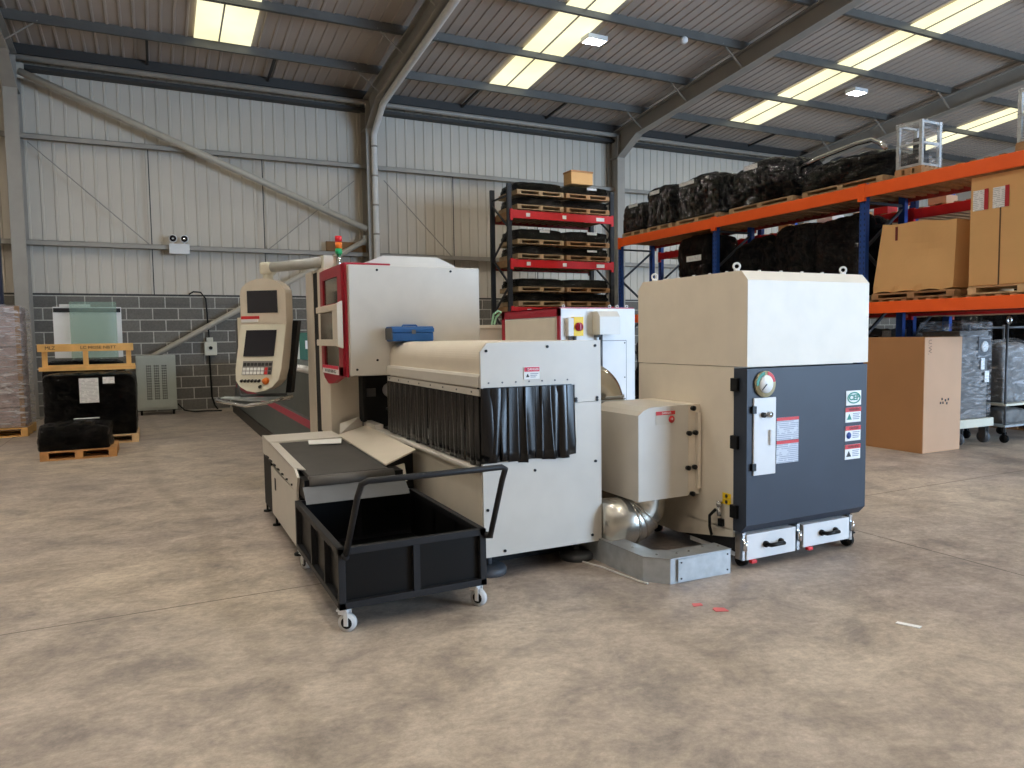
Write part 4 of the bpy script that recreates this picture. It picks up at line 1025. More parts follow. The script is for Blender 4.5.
# ================================================================== WRAPPED LOADS, PALLETS, BOXES
def wrapped(name, label, cat, x0, x1, y0, y1, z0, z1, seed, m=None, amp=0.03, slump=0.0, group=None, paper=None, n=22, sharp=9.0, parent=None):
    g = G(); bm = g.bm
    bmesh.ops.create_cube(bm, size=2.0)
    bmesh.ops.subdivide_edges(bm, edges=bm.edges[:], cuts=n, use_grid_fill=True)
    hx, hy, hz = (x1 - x0) / 2, (y1 - y0) / 2, (z1 - z0) / 2
    so = V((seed * 7.31, seed * 3.17, seed * 1.93))
    for v in bm.verts:
        p = v.co.copy()
        mxn = max(abs(p.x), abs(p.y), abs(p.z))
        pn = (abs(p.x) ** sharp + abs(p.y) ** sharp + abs(p.z) ** sharp) ** (1.0 / sharp)
        q = p * (mxn / pn)
        if p.z < 0: q.z = p.z; q.x = p.x * 0.5 + q.x * 0.5; q.y = p.y * 0.5 + q.y * 0.5
        w = V((q.x * hx, q.y * hy, q.z * hz))
        nrm = q.normalized()
        cr = noise.voronoi(V((w.x * 3.2, w.y * 3.2, w.z * 4.5)) + so + noise.noise_vector(w * 2.0 + so) * 0.5)[0]
        d = noise.noise(w * 2.3 + so) * amp * 1.1 + (cr[1] - cr[0] - 0.3) * amp * 0.8 + noise.noise(V((w.x * 9, w.y * 9, w.z * 5)) + so) * amp * 0.25 + (0.3 - abs(noise.noise(V((w.x * 7, w.y * 7, w.z * 6)) + so * 2))) * amp * 0.7
        k = max(0.0, (p.z + 1) / 2)
        if p.z > -0.99:
            w += V((nrm.x * d, nrm.y * d, nrm.z * d * 0.8))
        r2 = (p.x * p.x + p.y * p.y) / 2
        w.z -= slump * r2 * k * (1 + 0.5 * noise.noise(V((p.x, p.y, 0)) * 1.4 + so))
        w.z = max(w.z, -hz)
        v.co = w + V(((x0 + x1) / 2, (y0 + y1) / 2, (z0 + z1) / 2))
    for f in bm.faces: f.smooth = True
    o = g.obj(name, m or FILM, parent)
    c = V(((x0 + x1) / 2, (y0 + y1) / 2, z0))
    if parent is None:
        o.data.transform(Matrix.Translation(-c)); o.location = c; ORIGIN[o.name] = c
        tag(o, label, cat, group)
    if paper:
        for pp in paper:
            px0, px1, py0, py1, pz0, pz1 = pp
            gg = G(); gg.box(px0, px1, py0, py1, pz0, pz1); q = gg.obj('paper_label', PRINT, o)
    return o

def pallet(label, x0, x1, y0, y1, z0, m=None, h=0.13, along='y', group=None, nb=5):
    """timber pallet: top boards, bottom boards and three bearers running along the given axis"""
    c = V(((x0 + x1) / 2, (y0 + y1) / 2, z0))
    t = thing('pallet', label, 'pallet', c, group=group)
    m = m or WOOD
    b = 0.02
    g = G()
    for k in range(nb):
        if along == 'y':
            w = (y1 - y0) / nb; g.box(x0, x1, y0 + k * w + 0.012, y0 + (k + 1) * w - 0.012, z0 + h - b, z0 + h)
        else:
            w = (x1 - x0) / nb; g.box(x0 + k * w + 0.012, x0 + (k + 1) * w - 0.012, y0, y1, z0 + h - b, z0 + h)
    g.obj('deck_slats', m, t)
    for f in (0.0, 0.5, 1.0):
        g = G()
        if along == 'y':
            xx = x0 + 0.05 + f * (x1 - x0 - 0.10); g.box(xx - 0.05, xx + 0.05, y0, y1, z0 + 0.018, z0 + h - b)
        else:
            yy = y0 + 0.05 + f * (y1 - y0 - 0.10); g.box(x0, x1, yy - 0.05, yy + 0.05, z0 + 0.018, z0 + h - b)
        g.obj('bearer', m, t)
    g = G()
    for k in (0, 2, 4):
        if along == 'y':
            w = (y1 - y0) / 5; g.box(x0, x1, y0 + k * w, y0 + (k + 1) * w - 0.01, z0, z0 + 0.018)
        else:
            w = (x1 - x0) / 5; g.box(x0 + k * w, x0 + (k + 1) * w - 0.01, y0, y1, z0, z0 + 0.018)
    g.obj('base_slats', m, t)
    return t

def rack(name_label, cat_label, fronts, xa, xb, levels, upc, beamc, rearc, top, along='y', deck=True, slat=0.11):
    """selective pallet racking. along 'y': front plane x = xa, rear plane x = xb, frames at y in fronts.
       along 'x': front plane y = xa, rear plane y = xb, frames at x in fronts."""
    def P(a, d, z): return (d, a, z) if along == 'y' else (a, d, z)
    def bx(gg, a0, a1, d0, d1, z0, z1, bev=0.0):
        if along == 'y': gg.box(d0, d1, a0, a1, z0, z1, bev)
        else: gg.box(a0, a1, d0, d1, z0, z1, bev)
    mid = P((fronts[0] + fronts[-1]) / 2, (xa + xb) / 2, 0)
    t = thing('pallet_rack', name_label, 'racking', mid)
    for f in fronts:
        for d in (xa, xb):
            g = G(); s_ = 1 if d == xa else -1
            d0, d1 = (d, d + 0.07) if s_ > 0 else (d - 0.07, d)
            bx(g, f - 0.05, f + 0.05, d0, d1, 0.0, top)
            u = g.obj('upright', upc, t)
            g = G(); bx(g, f - 0.07, f + 0.07, d0 - 0.02, d1 + 0.02, 0.0, 0.008); g.obj('foot_plate', upc, u)
            g = G(); k = 0.2
            face = d0 - 0.001 if s_ > 0 else d1 + 0.001
            while k < top - 0.05:
                bx(g, f - 0.034, f - 0.024, min(face, face - 0.002 * s_), max(face, face - 0.002 * s_), k, k + 0.03)
                bx(g, f + 0.024, f + 0.034, min(face, face - 0.002 * s_), max(face, face - 0.002 * s_), k, k + 0.03); k += 0.075
            g.obj('slot_pattern', BLACKM, u)
        g = G(); z = 0.25; up = True
        while z < top - 0.5:
            a, b = (xa + 0.04, xb - 0.04) if up else (xb - 0.04, xa + 0.04)
            g.bar(P(f, a, z), P(f, b, z + 0.62), 0.035, 0.035, up=P(1, 0, 0)); z += 0.62; up = not up
        for z in (0.22, top - 0.25): g.bar(P(f, xa + 0.03, z), P(f, xb - 0.03, z), 0.035, 0.035)
        g.obj('frame_lattice', mat('brace_dark', (44, 46, 52), 0.5) if 'brace_dark' not in bpy.data.materials else bpy.data.materials['brace_dark'], t)
    for lv in levels:
        za, zb2 = lv[0], lv[1]
        for fi, (f0, f1) in enumerate(zip(fronts, fronts[1:])):
            lo_, hi_ = min(f0, f1), max(f0, f1)
            for d, m_, s_ in ((xa, beamc, -1), (xb, rearc, 1)):
                g = G(); d0, d1 = (d - 0.045, d - 0.002) if s_ < 0 else (d + 0.002, d + 0.045)
                bx(g, lo_ + 0.055, hi_ - 0.055, d0, d1, za, zb2, 0.006)
                bm_ = g.obj('beam', m_, t)
                for e in (lo_, hi_):
                    g = G(); bx(g, (e - 0.003 if e == lo_ else e - 0.055), (e + 0.055 if e == lo_ else e + 0.003), d0 + (0 if s_ < 0 else 0.003), d1 - (0.003 if s_ < 0 else 0) , za - 0.05, zb2 + 0.02)
                    g.obj('beam_connector', m_, bm_)
            if deck:
                g = G(); a = lo_ + 0.1
                while a < hi_ - 0.12:
                    bx(g, a, a + slat * 0.62, xa + 0.0, xb + 0.0, zb2 - 0.13, zb2 + 0.022); a += slat * 1.55
                g.obj('deck_grating', WOOD3, t)
    return t

# ---- orange racking
OF = (12.85, 9.95, 6.98, 4.16)
XA, XB = 8.9, 9.78
rk = rack('blue racking with bright orange beams, nearer of the two rows', '', OF, XA, XB, ((1.835, 1.99), (3.435, 3.605)), BLUE, ORANGE, RUST, 3.63)
rk2 = rack('blue and red-brown racking standing behind the orange beamed row', '', (12.85, 9.95, 6.98, 4.16), 9.95, 10.85, ((1.80, 1.93), (3.20, 3.34)), BLUE, REDBEAM, RUST, 3.9)
ZT, ZM = 3.636, 2.022
def shelf_load(nm, y0, y1, z0, top, seed, lab, cat='wrapped load', x0=8.98, x1=9.74, paper=None, slump=0.05, amp=0.045, m=None, plab=None):
    pallet(plab, x0 + 0.005, x1 - 0.005, y0 + 0.03, y1 - 0.03, z0, WOOD5, h=0.085, along='x')
    return wrapped('wrapped_pallet_load', lab, cat, x0, x1, y0 + 0.02, y1 - 0.02, z0 + 0.087, top, seed, m or FILM2, amp, slump, paper=paper)
def tag_y(y0, y1, z0, z1, x=8.93): return (x - 0.004, x, y0, y1, z0, z1)
shelf_load('a', 12.12, 12.90, ZT, 4.33, 1, 'small black wrapped load on the top orange beam beside the white column', paper=[tag_y(12.25, 12.55, 4.20, 4.26)], plab='timber pallet under the small black load nearest the red racking')
shelf_load('b', 11.22, 12.05, ZT, 4.49, 2, 'square black wrapped load second along the top orange beam', paper=[tag_y(11.55, 11.85, 4.33, 4.40)], slump=0.03, plab='timber pallet second along the top orange beam')
shelf_load('c', 9.92, 11.15, ZT, 4.52, 3, 'domed black wrapped load over the first orange upright', paper=[tag_y(10.55, 10.95, 4.33, 4.40, 8.94)], slump=0.16, plab='timber pallet under the domed black load on the top orange beam')
shelf_load('d', 8.28, 9.72, ZT, 4.46, 4, 'large creased black load with a slanted white label on the top orange beam', paper=[tag_y(9.0, 9.3, 4.28, 4.36, 8.94)], slump=0.16, amp=0.07, plab='timber pallet under the large creased black load')
shelf_load('e', 6.72, 8.15, ZT, 4.14, 5, 'low black wrapped load under a silver pipe on the top orange beam', slump=0.12, amp=0.07, plab='timber pallet under the low load with the silver pipe')
g = G(); g.tube([(9.05, 8.2, 4.12), (9.05, 7.9, 4.19), (9.03, 7.2, 4.245), (9.03, 6.95, 4.24), (9.0, 6.8, 4.15), (8.95, 6.68, 4.06)], 0.035, 12)
tag(g.obj('silver_pipe', CHROME), 'bent silver pipe lying along the top of the black wrapped loads', 'pipe')
# clear wrapped crates on the top beam
def clear_crate(x0, x1, y0, y1, z0, z1, lab, plab):
    pallet(plab, x0, x1, y0, y1, z0, WOOD3, h=0.1, along='x')
    t = thing('clear_wrapped_crate', lab, 'crate', ((x0 + x1) / 2, (y0 + y1) / 2, z0 + 0.1))
    za = z0 + 0.102
    g = G()
    for x in (x0 + 0.03, x1 - 0.03):
        for y in (y0 + 0.03, y1 - 0.03):
            g.box(x - 0.02, x + 0.02, y - 0.02, y + 0.02, za, z1 - 0.01)
    for z in (za + 0.02, (za + z1) / 2, z1 - 0.03):
        g.box(x0 + 0.02, x1 - 0.02, y0 + 0.02, y0 + 0.05, z - 0.015, z + 0.015); g.box(x0 + 0.02, x1 - 0.02, y1 - 0.05, y1 - 0.02, z - 0.015, z + 0.015)
        g.box(x0 + 0.02, x0 + 0.05, y0 + 0.02, y1 - 0.02, z - 0.015, z + 0.015)
    g.obj('crate_frame', GALV, t)
    g = G(); g.box(x0 + 0.1, x1 - 0.12, y0 + 0.1, y1 - 0.1, za, za + 0.2, 0.02); g.box(x0 + 0.15, x1 - 0.16, y0 + 0.12, y1 - 0.14, za + 0.2, za + 0.4, 0.02); g.obj('packed_part', DKGREY, t)
    g = G(); g.box(x0, x1, y0, y1, za, z1, 0.012); g.obj('clear_film', CLEAR2, t)
    return t
clear_crate(9.0, 9.42, 6.20, 6.58, ZT, 4.33, 'tall crate in clear film on the top orange beam', 'timber pallet under the clear film crate')
clear_crate(9.0, 9.42, 4.60, 5.06, ZT, 4.34, 'clear film crate at the near end of the top orange beam', 'timber pallet at the near end of the top orange beam')
# middle shelf
shelf_load('h', 10.18, 11.12, ZM, 3.42, 6, 'tall black wrapped load with a white label inside the far orange bay', paper=[(8.94, 8.944, 10.35, 10.75, 2.92, 3.02)], slump=0.04, plab='timber pallet under the tall black load in the far orange bay')
shelf_load('i', 8.75, 9.68, ZM, 3.20, 7, 'black wrapped load with a sloping grey top just past the first blue upright', slump=0.22, amp=0.08, plab='timber pallet just past the first blue upright')
shelf_load('j', 7.95, 8.70, ZM, 3.30, 8, 'upright black wrapped load in the centre of the middle orange bay', slump=0.05, amp=0.06, plab='timber pallet in the centre of the middle orange bay')
shelf_load('k', 7.06, 7.90, ZM, 3.28, 9, 'black wrapped load against the second blue upright beside the torn carton', slump=0.06, amp=0.06, plab='timber pallet against the second blue upright')
# torn carton
pallet('timber pallet under the torn leaning carton', 8.95, 9.72, 5.70, 6.86, ZM, WOOD3, h=0.085, along='x', nb=6)
g = G(); bm = g.bm
zb0 = ZM + 0.087
nu, nv = 14, 10
rows = []
for i in range(nu + 1):
    rw = []
    for j in range(nv + 1):
        u, v = i / nu, j / nv
        y = 6.85 - 0.12 * v - u * (1.13 - 0.11 * v)
        z = zb0 + v * (0.93 - 0.06 * u - (0.012 * math.sin(u * 9) if j == nv else 0)) + (0.02 * abs(math.sin(u * 11)) if j == 0 else 0)
        dent = 0.055 * math.exp(-((u - 0.62) / 0.25) ** 2 - ((v - 0.62) / 0.3) ** 2)
        x = 8.955 + dent + 0.03 * v + (0.02 if j == 0 and i % 4 == 0 else 0)
        rw.append(V((x, y, z)))
    rows.append(rw)
Fv = [[bm.verts.new(p) for p in rw] for rw in rows]
Bv = [[bm.verts.new(V((9.68, p.y, p.z))) for p in rw] for rw in rows]
fs = []
for i in range(nu):
    for j in range(nv):
        fs.append(bm.faces.new((Fv[i][j], Fv[i + 1][j], Fv[i + 1][j + 1], Fv[i][j + 1]))); fs.append(bm.faces.new((Bv[i][j], Bv[i][j + 1], Bv[i + 1][j + 1], Bv[i + 1][j])))
for j in range(nv):
    fs.append(bm.faces.new((Fv[0][j], Fv[0][j + 1], Bv[0][j + 1], Bv[0][j]))); fs.append(bm.faces.new((Fv[nu][j], Bv[nu][j], Bv[nu][j + 1], Fv[nu][j + 1])))
for i in range(nu):
    fs.append(bm.faces.new((Fv[i][nv], Fv[i + 1][nv], Bv[i + 1][nv], Bv[i][nv]))); fs.append(bm.faces.new((Fv[i][0], Bv[i][0], Bv[i + 1][0], Fv[i + 1][0])))
bmesh.ops.recalc_face_normals(bm, faces=fs)
o = tag(g.obj('cardboard_carton', CARD), 'crumpled open cardboard carton on the middle orange shelf', 'carton')
g = G(); g.box(8.968, 8.976, 6.50, 6.53, 2.80, 2.98); g.obj('carton_print', mat('print_maroon', (120, 40, 36), 0.7), o)
# big labelled carton
pallet('timber pallet under the tall labelled carton', 8.96, 9.74, 4.30, 5.54, ZM, WOOD, h=0.1, along='x', nb=6)
g = G(); g.box(8.95, 9.70, 4.32, 5.525, ZM + 0.102, 3.42, 0.008)
o = tag(g.obj('cardboard_carton', CARD), 'tall cardboard carton with two white sheets on its face at the shelf end', 'carton')
g = G(); g.box(8.944, 8.949, 5.165, 5.18, ZM + 0.1, 3.2); g.obj('carton_strap', mat('strap_brown', (96, 66, 40), 0.6), o)
for y0_, y1_ in ((5.345, 5.49), (5.11, 5.26)):
    g = G(); g.box(8.940, 8.949, y0_, y1_, 3.02, 3.26); s_ = g.obj('shipping_sheet', PRINT, o)
    g = G(); g.box(8.937, 8.9395, y0_ - 0.035, y0_ + 0.012, 3.02, 3.265); g.obj('sheet_edge', mat('sheet_red', (176, 30, 40), 0.6) if 'sheet_red' not in bpy.data.materials else bpy.data.materials['sheet_red'], s_)
# floor carton
g = G(); g.box(8.85, 9.62, 6.00, 6.89, 0.0, 1.508, 0.006)
o = tag(g.obj('cardboard_carton', CARDD), 'large closed brown carton standing on the floor under the orange beam', 'carton')
g = G(); g.box(8.855, 9.615, 5.996, 6.0005, 0.004, 1.504); fc = g.obj('carton_face', CARDP, o)  # paler sheet, daylight on this side of the carton put into its colour
text('carton_lettering', 'U.W.', 0.09, Matrix.Translation((8.95, 5.994, 1.38)) @ Matrix.Rotation(PI / 2, 4, 'X') @ Matrix.Rotation(-PI / 2, 4, 'Z'), mat('print_brown', (132, 100, 76), 0.7), fc)
g = G()
for k, (dx, dzz) in enumerate(((0, 0), (0.05, 0.0), (0.10, 0.03), (0.03, 0.05), (0.13, -0.01), (0.16, 0.04))): g.box(9.18 + dx, 9.18 + dx + 0.026, 5.993, 5.996, 0.63 + dzz, 0.66 + dzz)
g.obj('handling_print', INK, fc)
# things on the floor of the rear row
pallet('timber pallet on the floor behind the brown carton', 9.98, 10.8, 7.1, 9.6, 0.0, WOOD3, along='x', nb=8)
wrapped('wrapped_pallet_load', 'grey goods under clear film showing above the brown floor carton', 'wrapped load', 9.99, 10.8, 7.12, 9.55, 0.132, 1.62, 21, GREYLOAD, 0.10, 0.10, paper=[(9.975, 9.98, 8.2, 8.45, 1.44, 1.62), (9.975, 9.98, 7.3, 7.45, 1.46, 1.60)])
t = thing('wrapped_machine', 'grey louvred machine in clear film on a white castor platform', 'wrapped machine', (10.17, 6.42, 0))
mx0, mx1, my0, my1 = 9.80, 10.58, 6.12, 6.75
g = G(); g.box(mx0, mx1, my0, my1, 0.24, 0.36, 0.012); pl = g.obj('platform', CREAM, t)
for x in (mx0 + 0.1, mx1 - 0.1):
    for y in (my0 + 0.08, my1 - 0.08):
        g = G(); g.cyl((x - 0.02, y, 0.085), (x + 0.02, y, 0.085), 0.085, 18); g.box(x - 0.035, x - 0.025, y - 0.05, y + 0.05, 0.07, 0.24); g.box(x + 0.025, x + 0.035, y - 0.05, y + 0.05, 0.07, 0.24); g.obj('caster', MIDGREY, t)
g = G(); g.box(mx0 + 0.04, mx1 - 0.10, my0 + 0.05, my1 - 0.04, 0.36, 1.58, 0.01)
k = 0.45
while k < 1.5: g.box(mx0 + 0.05, mx1 - 0.14, my0 + 0.035, my0 + 0.052, k, k + 0.05); k += 0.09
g.obj('louvre_body', GREYLOAD, t)
g = G(); g.box(mx0 + 0.42, mx1 - 0.08, my0 + 0.02, my0 + 0.05, 1.18, 1.50); fpn = g.obj('control_panel', MIDGREY, t)
g = G(); g.cyl((mx0 + 0.54, my0 + 0.02, 1.36), (mx0 + 0.54, my0 + 0.005, 1.36), 0.075, 24); g.obj('dial', PAPER, fpn)
g = G(); g.box(mx0 + 0.47, mx0 + 0.55, my0 + 0.012, my0 + 0.02, 1.04, 1.2); g.box(mx0 + 0.56, mx0 + 0.66, my0 + 0.012, my0 + 0.02, 0.86, 1.02); g.obj('paper_label', PAPER, t)
g = G(); g.box(mx0, mx1 - 0.06, my0 + 0.0, my1, 0.37, 1.72, 0.05); g.obj('clear_film', CLEAR, t)
t = thing('trolley', 'grey tube trolley carrying a shiny film-wrapped bundle beside the louvred machine', 'trolley', (11.1, 6.3, 0))
g = G()
for x in (10.66, 11.5):
    for y in (6.02, 6.55): g.cyl((x, y, 0.12), (x, y, 1.66), 0.016, 10)
for z in (1.62,): g.cyl((10.66, 6.02, z), (11.5, 6.02, z), 0.016, 10); g.cyl((10.66, 6.55, z), (11.5, 6.55, z), 0.016, 10)
g.obj('tube_frame', MIDGREY, t)
for z in (0.22, 0.52):
    g = G(); g.box(10.63, 11.53, 5.99, 6.58, z, z + 0.03, 0.004); g.obj('shelf', CREAM if z > 0.4 else GALV, t)
for x in (10.66, 11.5):
    for y in (6.02, 6.55):
        g = G(); g.cyl((x - 0.014, y, 0.06), (x + 0.014, y, 0.06), 0.06, 16); g.box(x - 0.024, x - 0.018, y - 0.02, y + 0.02, 0.05, 0.15); g.box(x + 0.018, x + 0.024, y - 0.02, y + 0.02, 0.05, 0.15); g.obj('caster', BLACK, t)
g = G(); g.ring((10.66, 6.0, 1.72), (0, 1, 0), 0.045, 0.016, 16, 8); g.obj('handle_ring', CHROME, t)
o = wrapped('film_bundle', 'shiny bundle in loose clear film on the upper trolley shelf', 'bundle', 10.76, 11.40, 6.12, 6.46, 0.552, 1.42, 31, GREYLOAD, 0.05, 0.12)
wrapped('film_cover', '', '', 10.73, 11.43, 6.09, 6.49, 0.553, 1.46, 33, CLEAR, 0.045, 0.10, parent=o)
wrapped('film_bundle', 'flat grey film bundle on the lower trolley shelf', 'bundle', 10.76, 11.4, 6.10, 6.46, 0.252, 0.46, 35, GREYLOAD, 0.04, 0.03)
for k, (ya, yb2, tp_, wl) in enumerate(((11.2, 12.35, 2.95, 'far end of'), (7.2, 8.5, 2.85, 'third bay along'), (5.4, 6.75, 2.9, 'near bay of'))):
    pallet('timber pallet on the middle beam in the %s the rear row' % wl, 9.97, 10.83, ya, yb2, 1.962, WOOD3, h=0.11, along='x')
    wrapped('wrapped_pallet_load', 'dark wrapped load on the middle beam in the %s the rear row' % wl, 'wrapped load', 9.99, 10.81, ya + 0.02, yb2 - 0.02, 2.075, tp_, 70 + k, FILM2, 0.05, 0.08)
for k, (ya, yb2) in enumerate(((4.6, 5.9), (6.1, 7.4), (7.6, 8.9))):
    wl = ('nearer end', 'second', 'third')[k]
    pallet('floor pallet %s in the dark row behind the trolley' % wl, 12.2, 13.1, ya, yb2, 0.0, WOOD3, along='x')
    wrapped('wrapped_pallet_load', 'black floor load %s in the dark row behind the trolley' % wl, 'wrapped load', 12.22, 13.08, ya + 0.03, yb2 - 0.03, 0.132, 2.1, 80 + k, FILM2, 0.05, 0.05)
for k, (ya, yb2) in enumerate(((7.12, 9.78), (10.1, 12.6))):
    wl = ('first', 'second')[k]
    pallet('floor pallet in the %s orange bay past the brown carton' % wl, 9.0, 9.72, ya, yb2, 0.0, WOOD3, along='x', nb=8)
    wrapped('wrapped_pallet_load', 'black floor load in the %s orange bay past the brown carton' % wl, 'wrapped load', 9.02, 9.70, ya + 0.03, yb2 - 0.03, 0.132, 1.60, 90 + k, FILM2, 0.06, 0.06)
# small goods on the rear red beam
for k, (y, s_) in enumerate(((9.3, 0.14), (8.9, 0.1), (8.4, 0.18), (7.8, 0.12), (7.4, 0.14), (6.5, 0.16))):
    g = G(); g.box(9.98, 9.98 + s_ * 1.6, y, y + s_ * 1.7, 3.364, 3.364 + s_ * 0.75, 0.01)
    tag(g.obj('small_carton', (CARD, WOOD, PAPER, CARD, LRED, CARDP)[k]), ('plain tan', 'pale timber coloured', 'white', 'taller tan', 'red', 'pale pinkish')[k] + ' little box on the rear red beam under the orange deck', 'box')

# ---- red and black racking against the back wall
RX = (7.14, 9.84)
rr = rack('black racking with three red beams against the back wall', '', RX, 14.5, 15.45, ((2.08, 2.24), (3.12, 3.29), (4.19, 4.37)), BLACKUP, REDBEAM, RUST, 4.95, along='x')
for ub in [c for c in rr.children if c.name.startswith('beam')]:
    pass
names = {4.396: 'top', 3.316: 'middle', 2.266: 'lowest'}
psrc = {}; WP = (WOOD5, WOOD3)
wsrc = {}
for zb1, nm in names.items():
    for ci, (xa_, xb_) in enumerate(((7.30, 8.48), (8.55, 9.72))):
        side = 'the white pipe' if ci == 0 else 'the blue upright'
        z = zb1
        for lvl, (hl, lw) in enumerate((('lower', 0.19), ('upper', 0.20))):
            if nm == 'middle' and lvl == 1: lw = 0.25
            plab = '%s pallet of two on the %s red beam, toward %s' % (hl, nm, side)
            wlab = '%s black load of two on the %s red beam, toward %s' % (hl, nm, side)
            if ci not in psrc:
                t = pallet(plab, xa_, xb_, 14.44, 15.42, z, WP[ci], h=0.105, along='y', group='pallets on the red racking'); psrc[ci] = t
            else:
                t = copy_tree(psrc[ci], ((xa_ + xb_) / 2, (14.44 + 15.42) / 2, z), plab)
            z += 0.107
            key = (lvl + ci) % 2
            if key not in wsrc:
                o = wrapped('wrapped_pallet_load', wlab, 'wrapped load', xa_ + 0.02, xb_ - 0.02, 14.47, 15.4, z, z + lw, 40 + key, FILM, 0.02, 0.02, group='black loads on the red racking'); wsrc[key] = (o, lw)
            else:
                src, l0 = wsrc[key]
                o = src.copy(); col.objects.link(o); o.location = ((xa_ + xb_) / 2, (14.47 + 15.4) / 2, z); o.scale = (1, 1, lw / l0); o['label'] = wlab; ORIGIN[o.name] = V(o.location)
            if (nm, ci, lvl) in (('middle', 0, 1), ('middle', 1, 1), ('middle', 1, 0), ('top', 1, 1)):
                g = G(); xm = xa_ + 0.55; g.box(xm, xm + 0.26, 14.435, 14.442, z + lw * 0.5, z + lw * 0.5 + 0.045)
                q = g.obj('paper_label', PRINT); q.data.transform(Matrix.Translation(-V(o.location))); q.parent = o; q.scale = (1, 1, 1)
            z += lw + 0.024
# carton on top of the right column
g = G(); g.box(8.72, 9.30, 14.50, 14.85, 4.396 + 0.107 * 2 + 0.39 + 0.060, 5.36, 0.01)
o = tag(g.obj('cardboard_carton', CARD), 'cardboard carton on top of the red racking', 'carton')
g = G(); g.box(8.71, 9.31, 14.49, 14.86, 5.33, 5.37, 0.006); g.obj('carton_lid', CARDD, o)
# white bay labels on the red beams
for b in [c for c in rr.children if c.name.startswith('beam') and c.data.materials[0] == REDBEAM]:
    zc = sum(v.co.z for v in b.data.vertices) / len(b.data.vertices)
    for x, w in ((7.52, 0.10), (8.45, 0.10), (9.36, 0.22)):
        g = G(); g.box(x, x + w, 14.450, 14.4535, zc - 0.045, zc + 0.035); g.obj('bay_label', PAPER, b)

# ================================================================== GOODS NEAR THE BACK WALL
# tall clear wrapped stack by the corner column
pallet('pine pallet under the tall film-wrapped stack by the corner column', -3.25, -2.0, 14.72, 15.75, 0.0, WOOD2, h=0.15, along='y')
t = thing('film_wrapped_stack', 'tall film-wrapped stack on a pine pallet beside the corner column', 'wrapped load', (-2.6, 15.2, 0.15))
g = G(); 
for k in range(6): g.box(-3.20, -2.06, 14.80, 15.68, 0.155 + k * 0.345, 0.49 + k * 0.345, 0.02)
g.obj('packed_cargo', CARGO, t)
for x in (-2.10, -3.2):
    g = G(); g.box(x, x + 0.07, 14.765, 14.80, 0.155, 2.22); g.obj('corner_board', BOARD, t)
wrapped('clear_film', '', '', -3.24, -1.99, 14.74, 15.73, 0.152, 2.245, 51, CLEAR3, 0.02, 0.0, parent=t, sharp=16)
o = bpy.data.objects[[c.name for c in t.children if c.name.startswith('clear_film')][0]]
# blue rack frame at the edge
t = thing('rack_frame', 'dark blue racking frame standing behind the tall film-wrapped stack', 'racking', (-2.8, 16.6, 0))
g = G(); g.box(-2.575, -2.485, 16.35, 16.45, 0, 4.35); g.obj('upright', NAVY, t)
g = G(); g.box(-3.65, -3.56, 16.35, 16.45, 0, 4.35); g.obj('upright', NAVY, t)
g = G(); z = 0.3
while z < 3.9: g.bar((-2.55, 16.4, z), (-3.6, 16.4, z + 0.7), 0.035, 0.035, up=(0, 1, 0)); z += 0.75
g.obj('frame_lattice', bpy.data.materials['brace_dark'], t)
# black wrapped pallet with papers
pallet('pale pallet under the square black load with the white sheet', -1.60, -0.28, 12.90, 13.85, 0.0, WOOD, h=0.135, along='y')
wrapped('wrapped_pallet_load', 'square black wrapped load with a white printed sheet on its front', 'wrapped load', -1.56, -0.29, 12.94, 13.81, 0.137, 1.115, 61, FILM, 0.036, 0.02,
        paper=[(-1.06, -0.80, 12.885, 12.895, 0.66, 1.04), (-0.74, -0.58, 12.885, 12.895, 0.95, 1.05)], n=44, sharp=12)
# small low load in front
pallet('worn pallet under the low black load nearest the open floor', -1.44, -0.53, 11.45, 12.25, 0.0, WOOD4, h=0.125, along='y')
wrapped('wrapped_pallet_load', 'low slumped black wrapped load nearest the open floor', 'wrapped load', -1.46, -0.60, 11.47, 12.2, 0.127, 0.50, 62, FILM, 0.045, 0.06, paper=[(-1.05, -0.74, 11.72, 11.80, 0.520, 0.528)], n=40, sharp=9)
# timber frame lying on the square load
t = thing('packing_crate', 'open pine timber crate with stencilled top rail above the square black load', 'crate', (-0.94, 13.2, 1.145))
g = G(); g.box(-1.585, -0.30, 12.96, 13.00, 1.455, 1.57, 0.003); tr = g.obj('top_rail', WOOD2, t)
g = G(); g.box(-1.58, -0.28, 12.96, 13.06, 1.160, 1.22, 0.003); g.obj('bottom_rail', WOOD2, t)
for x in (-1.50, -0.96, -0.37):
    g = G(); g.box(x - 0.035, x + 0.035, 13.0, 13.05, 1.215, 1.57); g.obj('post', WOOD2, t)
g = G(); g.box(-1.585, -0.30, 13.70, 13.74, 1.150, 1.57, 0.003) if False else g.box(-1.58, -0.30, 13.70, 13.75, 1.160, 1.23, 0.003); g.obj('rear_rail', WOOD2, t)
text('stencil_lettering', 'MLZ', 0.07, face_y(-1.42, 12.957, 1.51), INK, tr)
text('stencil_lettering', 'LC MOSE NBTT', 0.062, face_y(-0.78, 12.957, 1.51), INK, tr, sx=1.15)
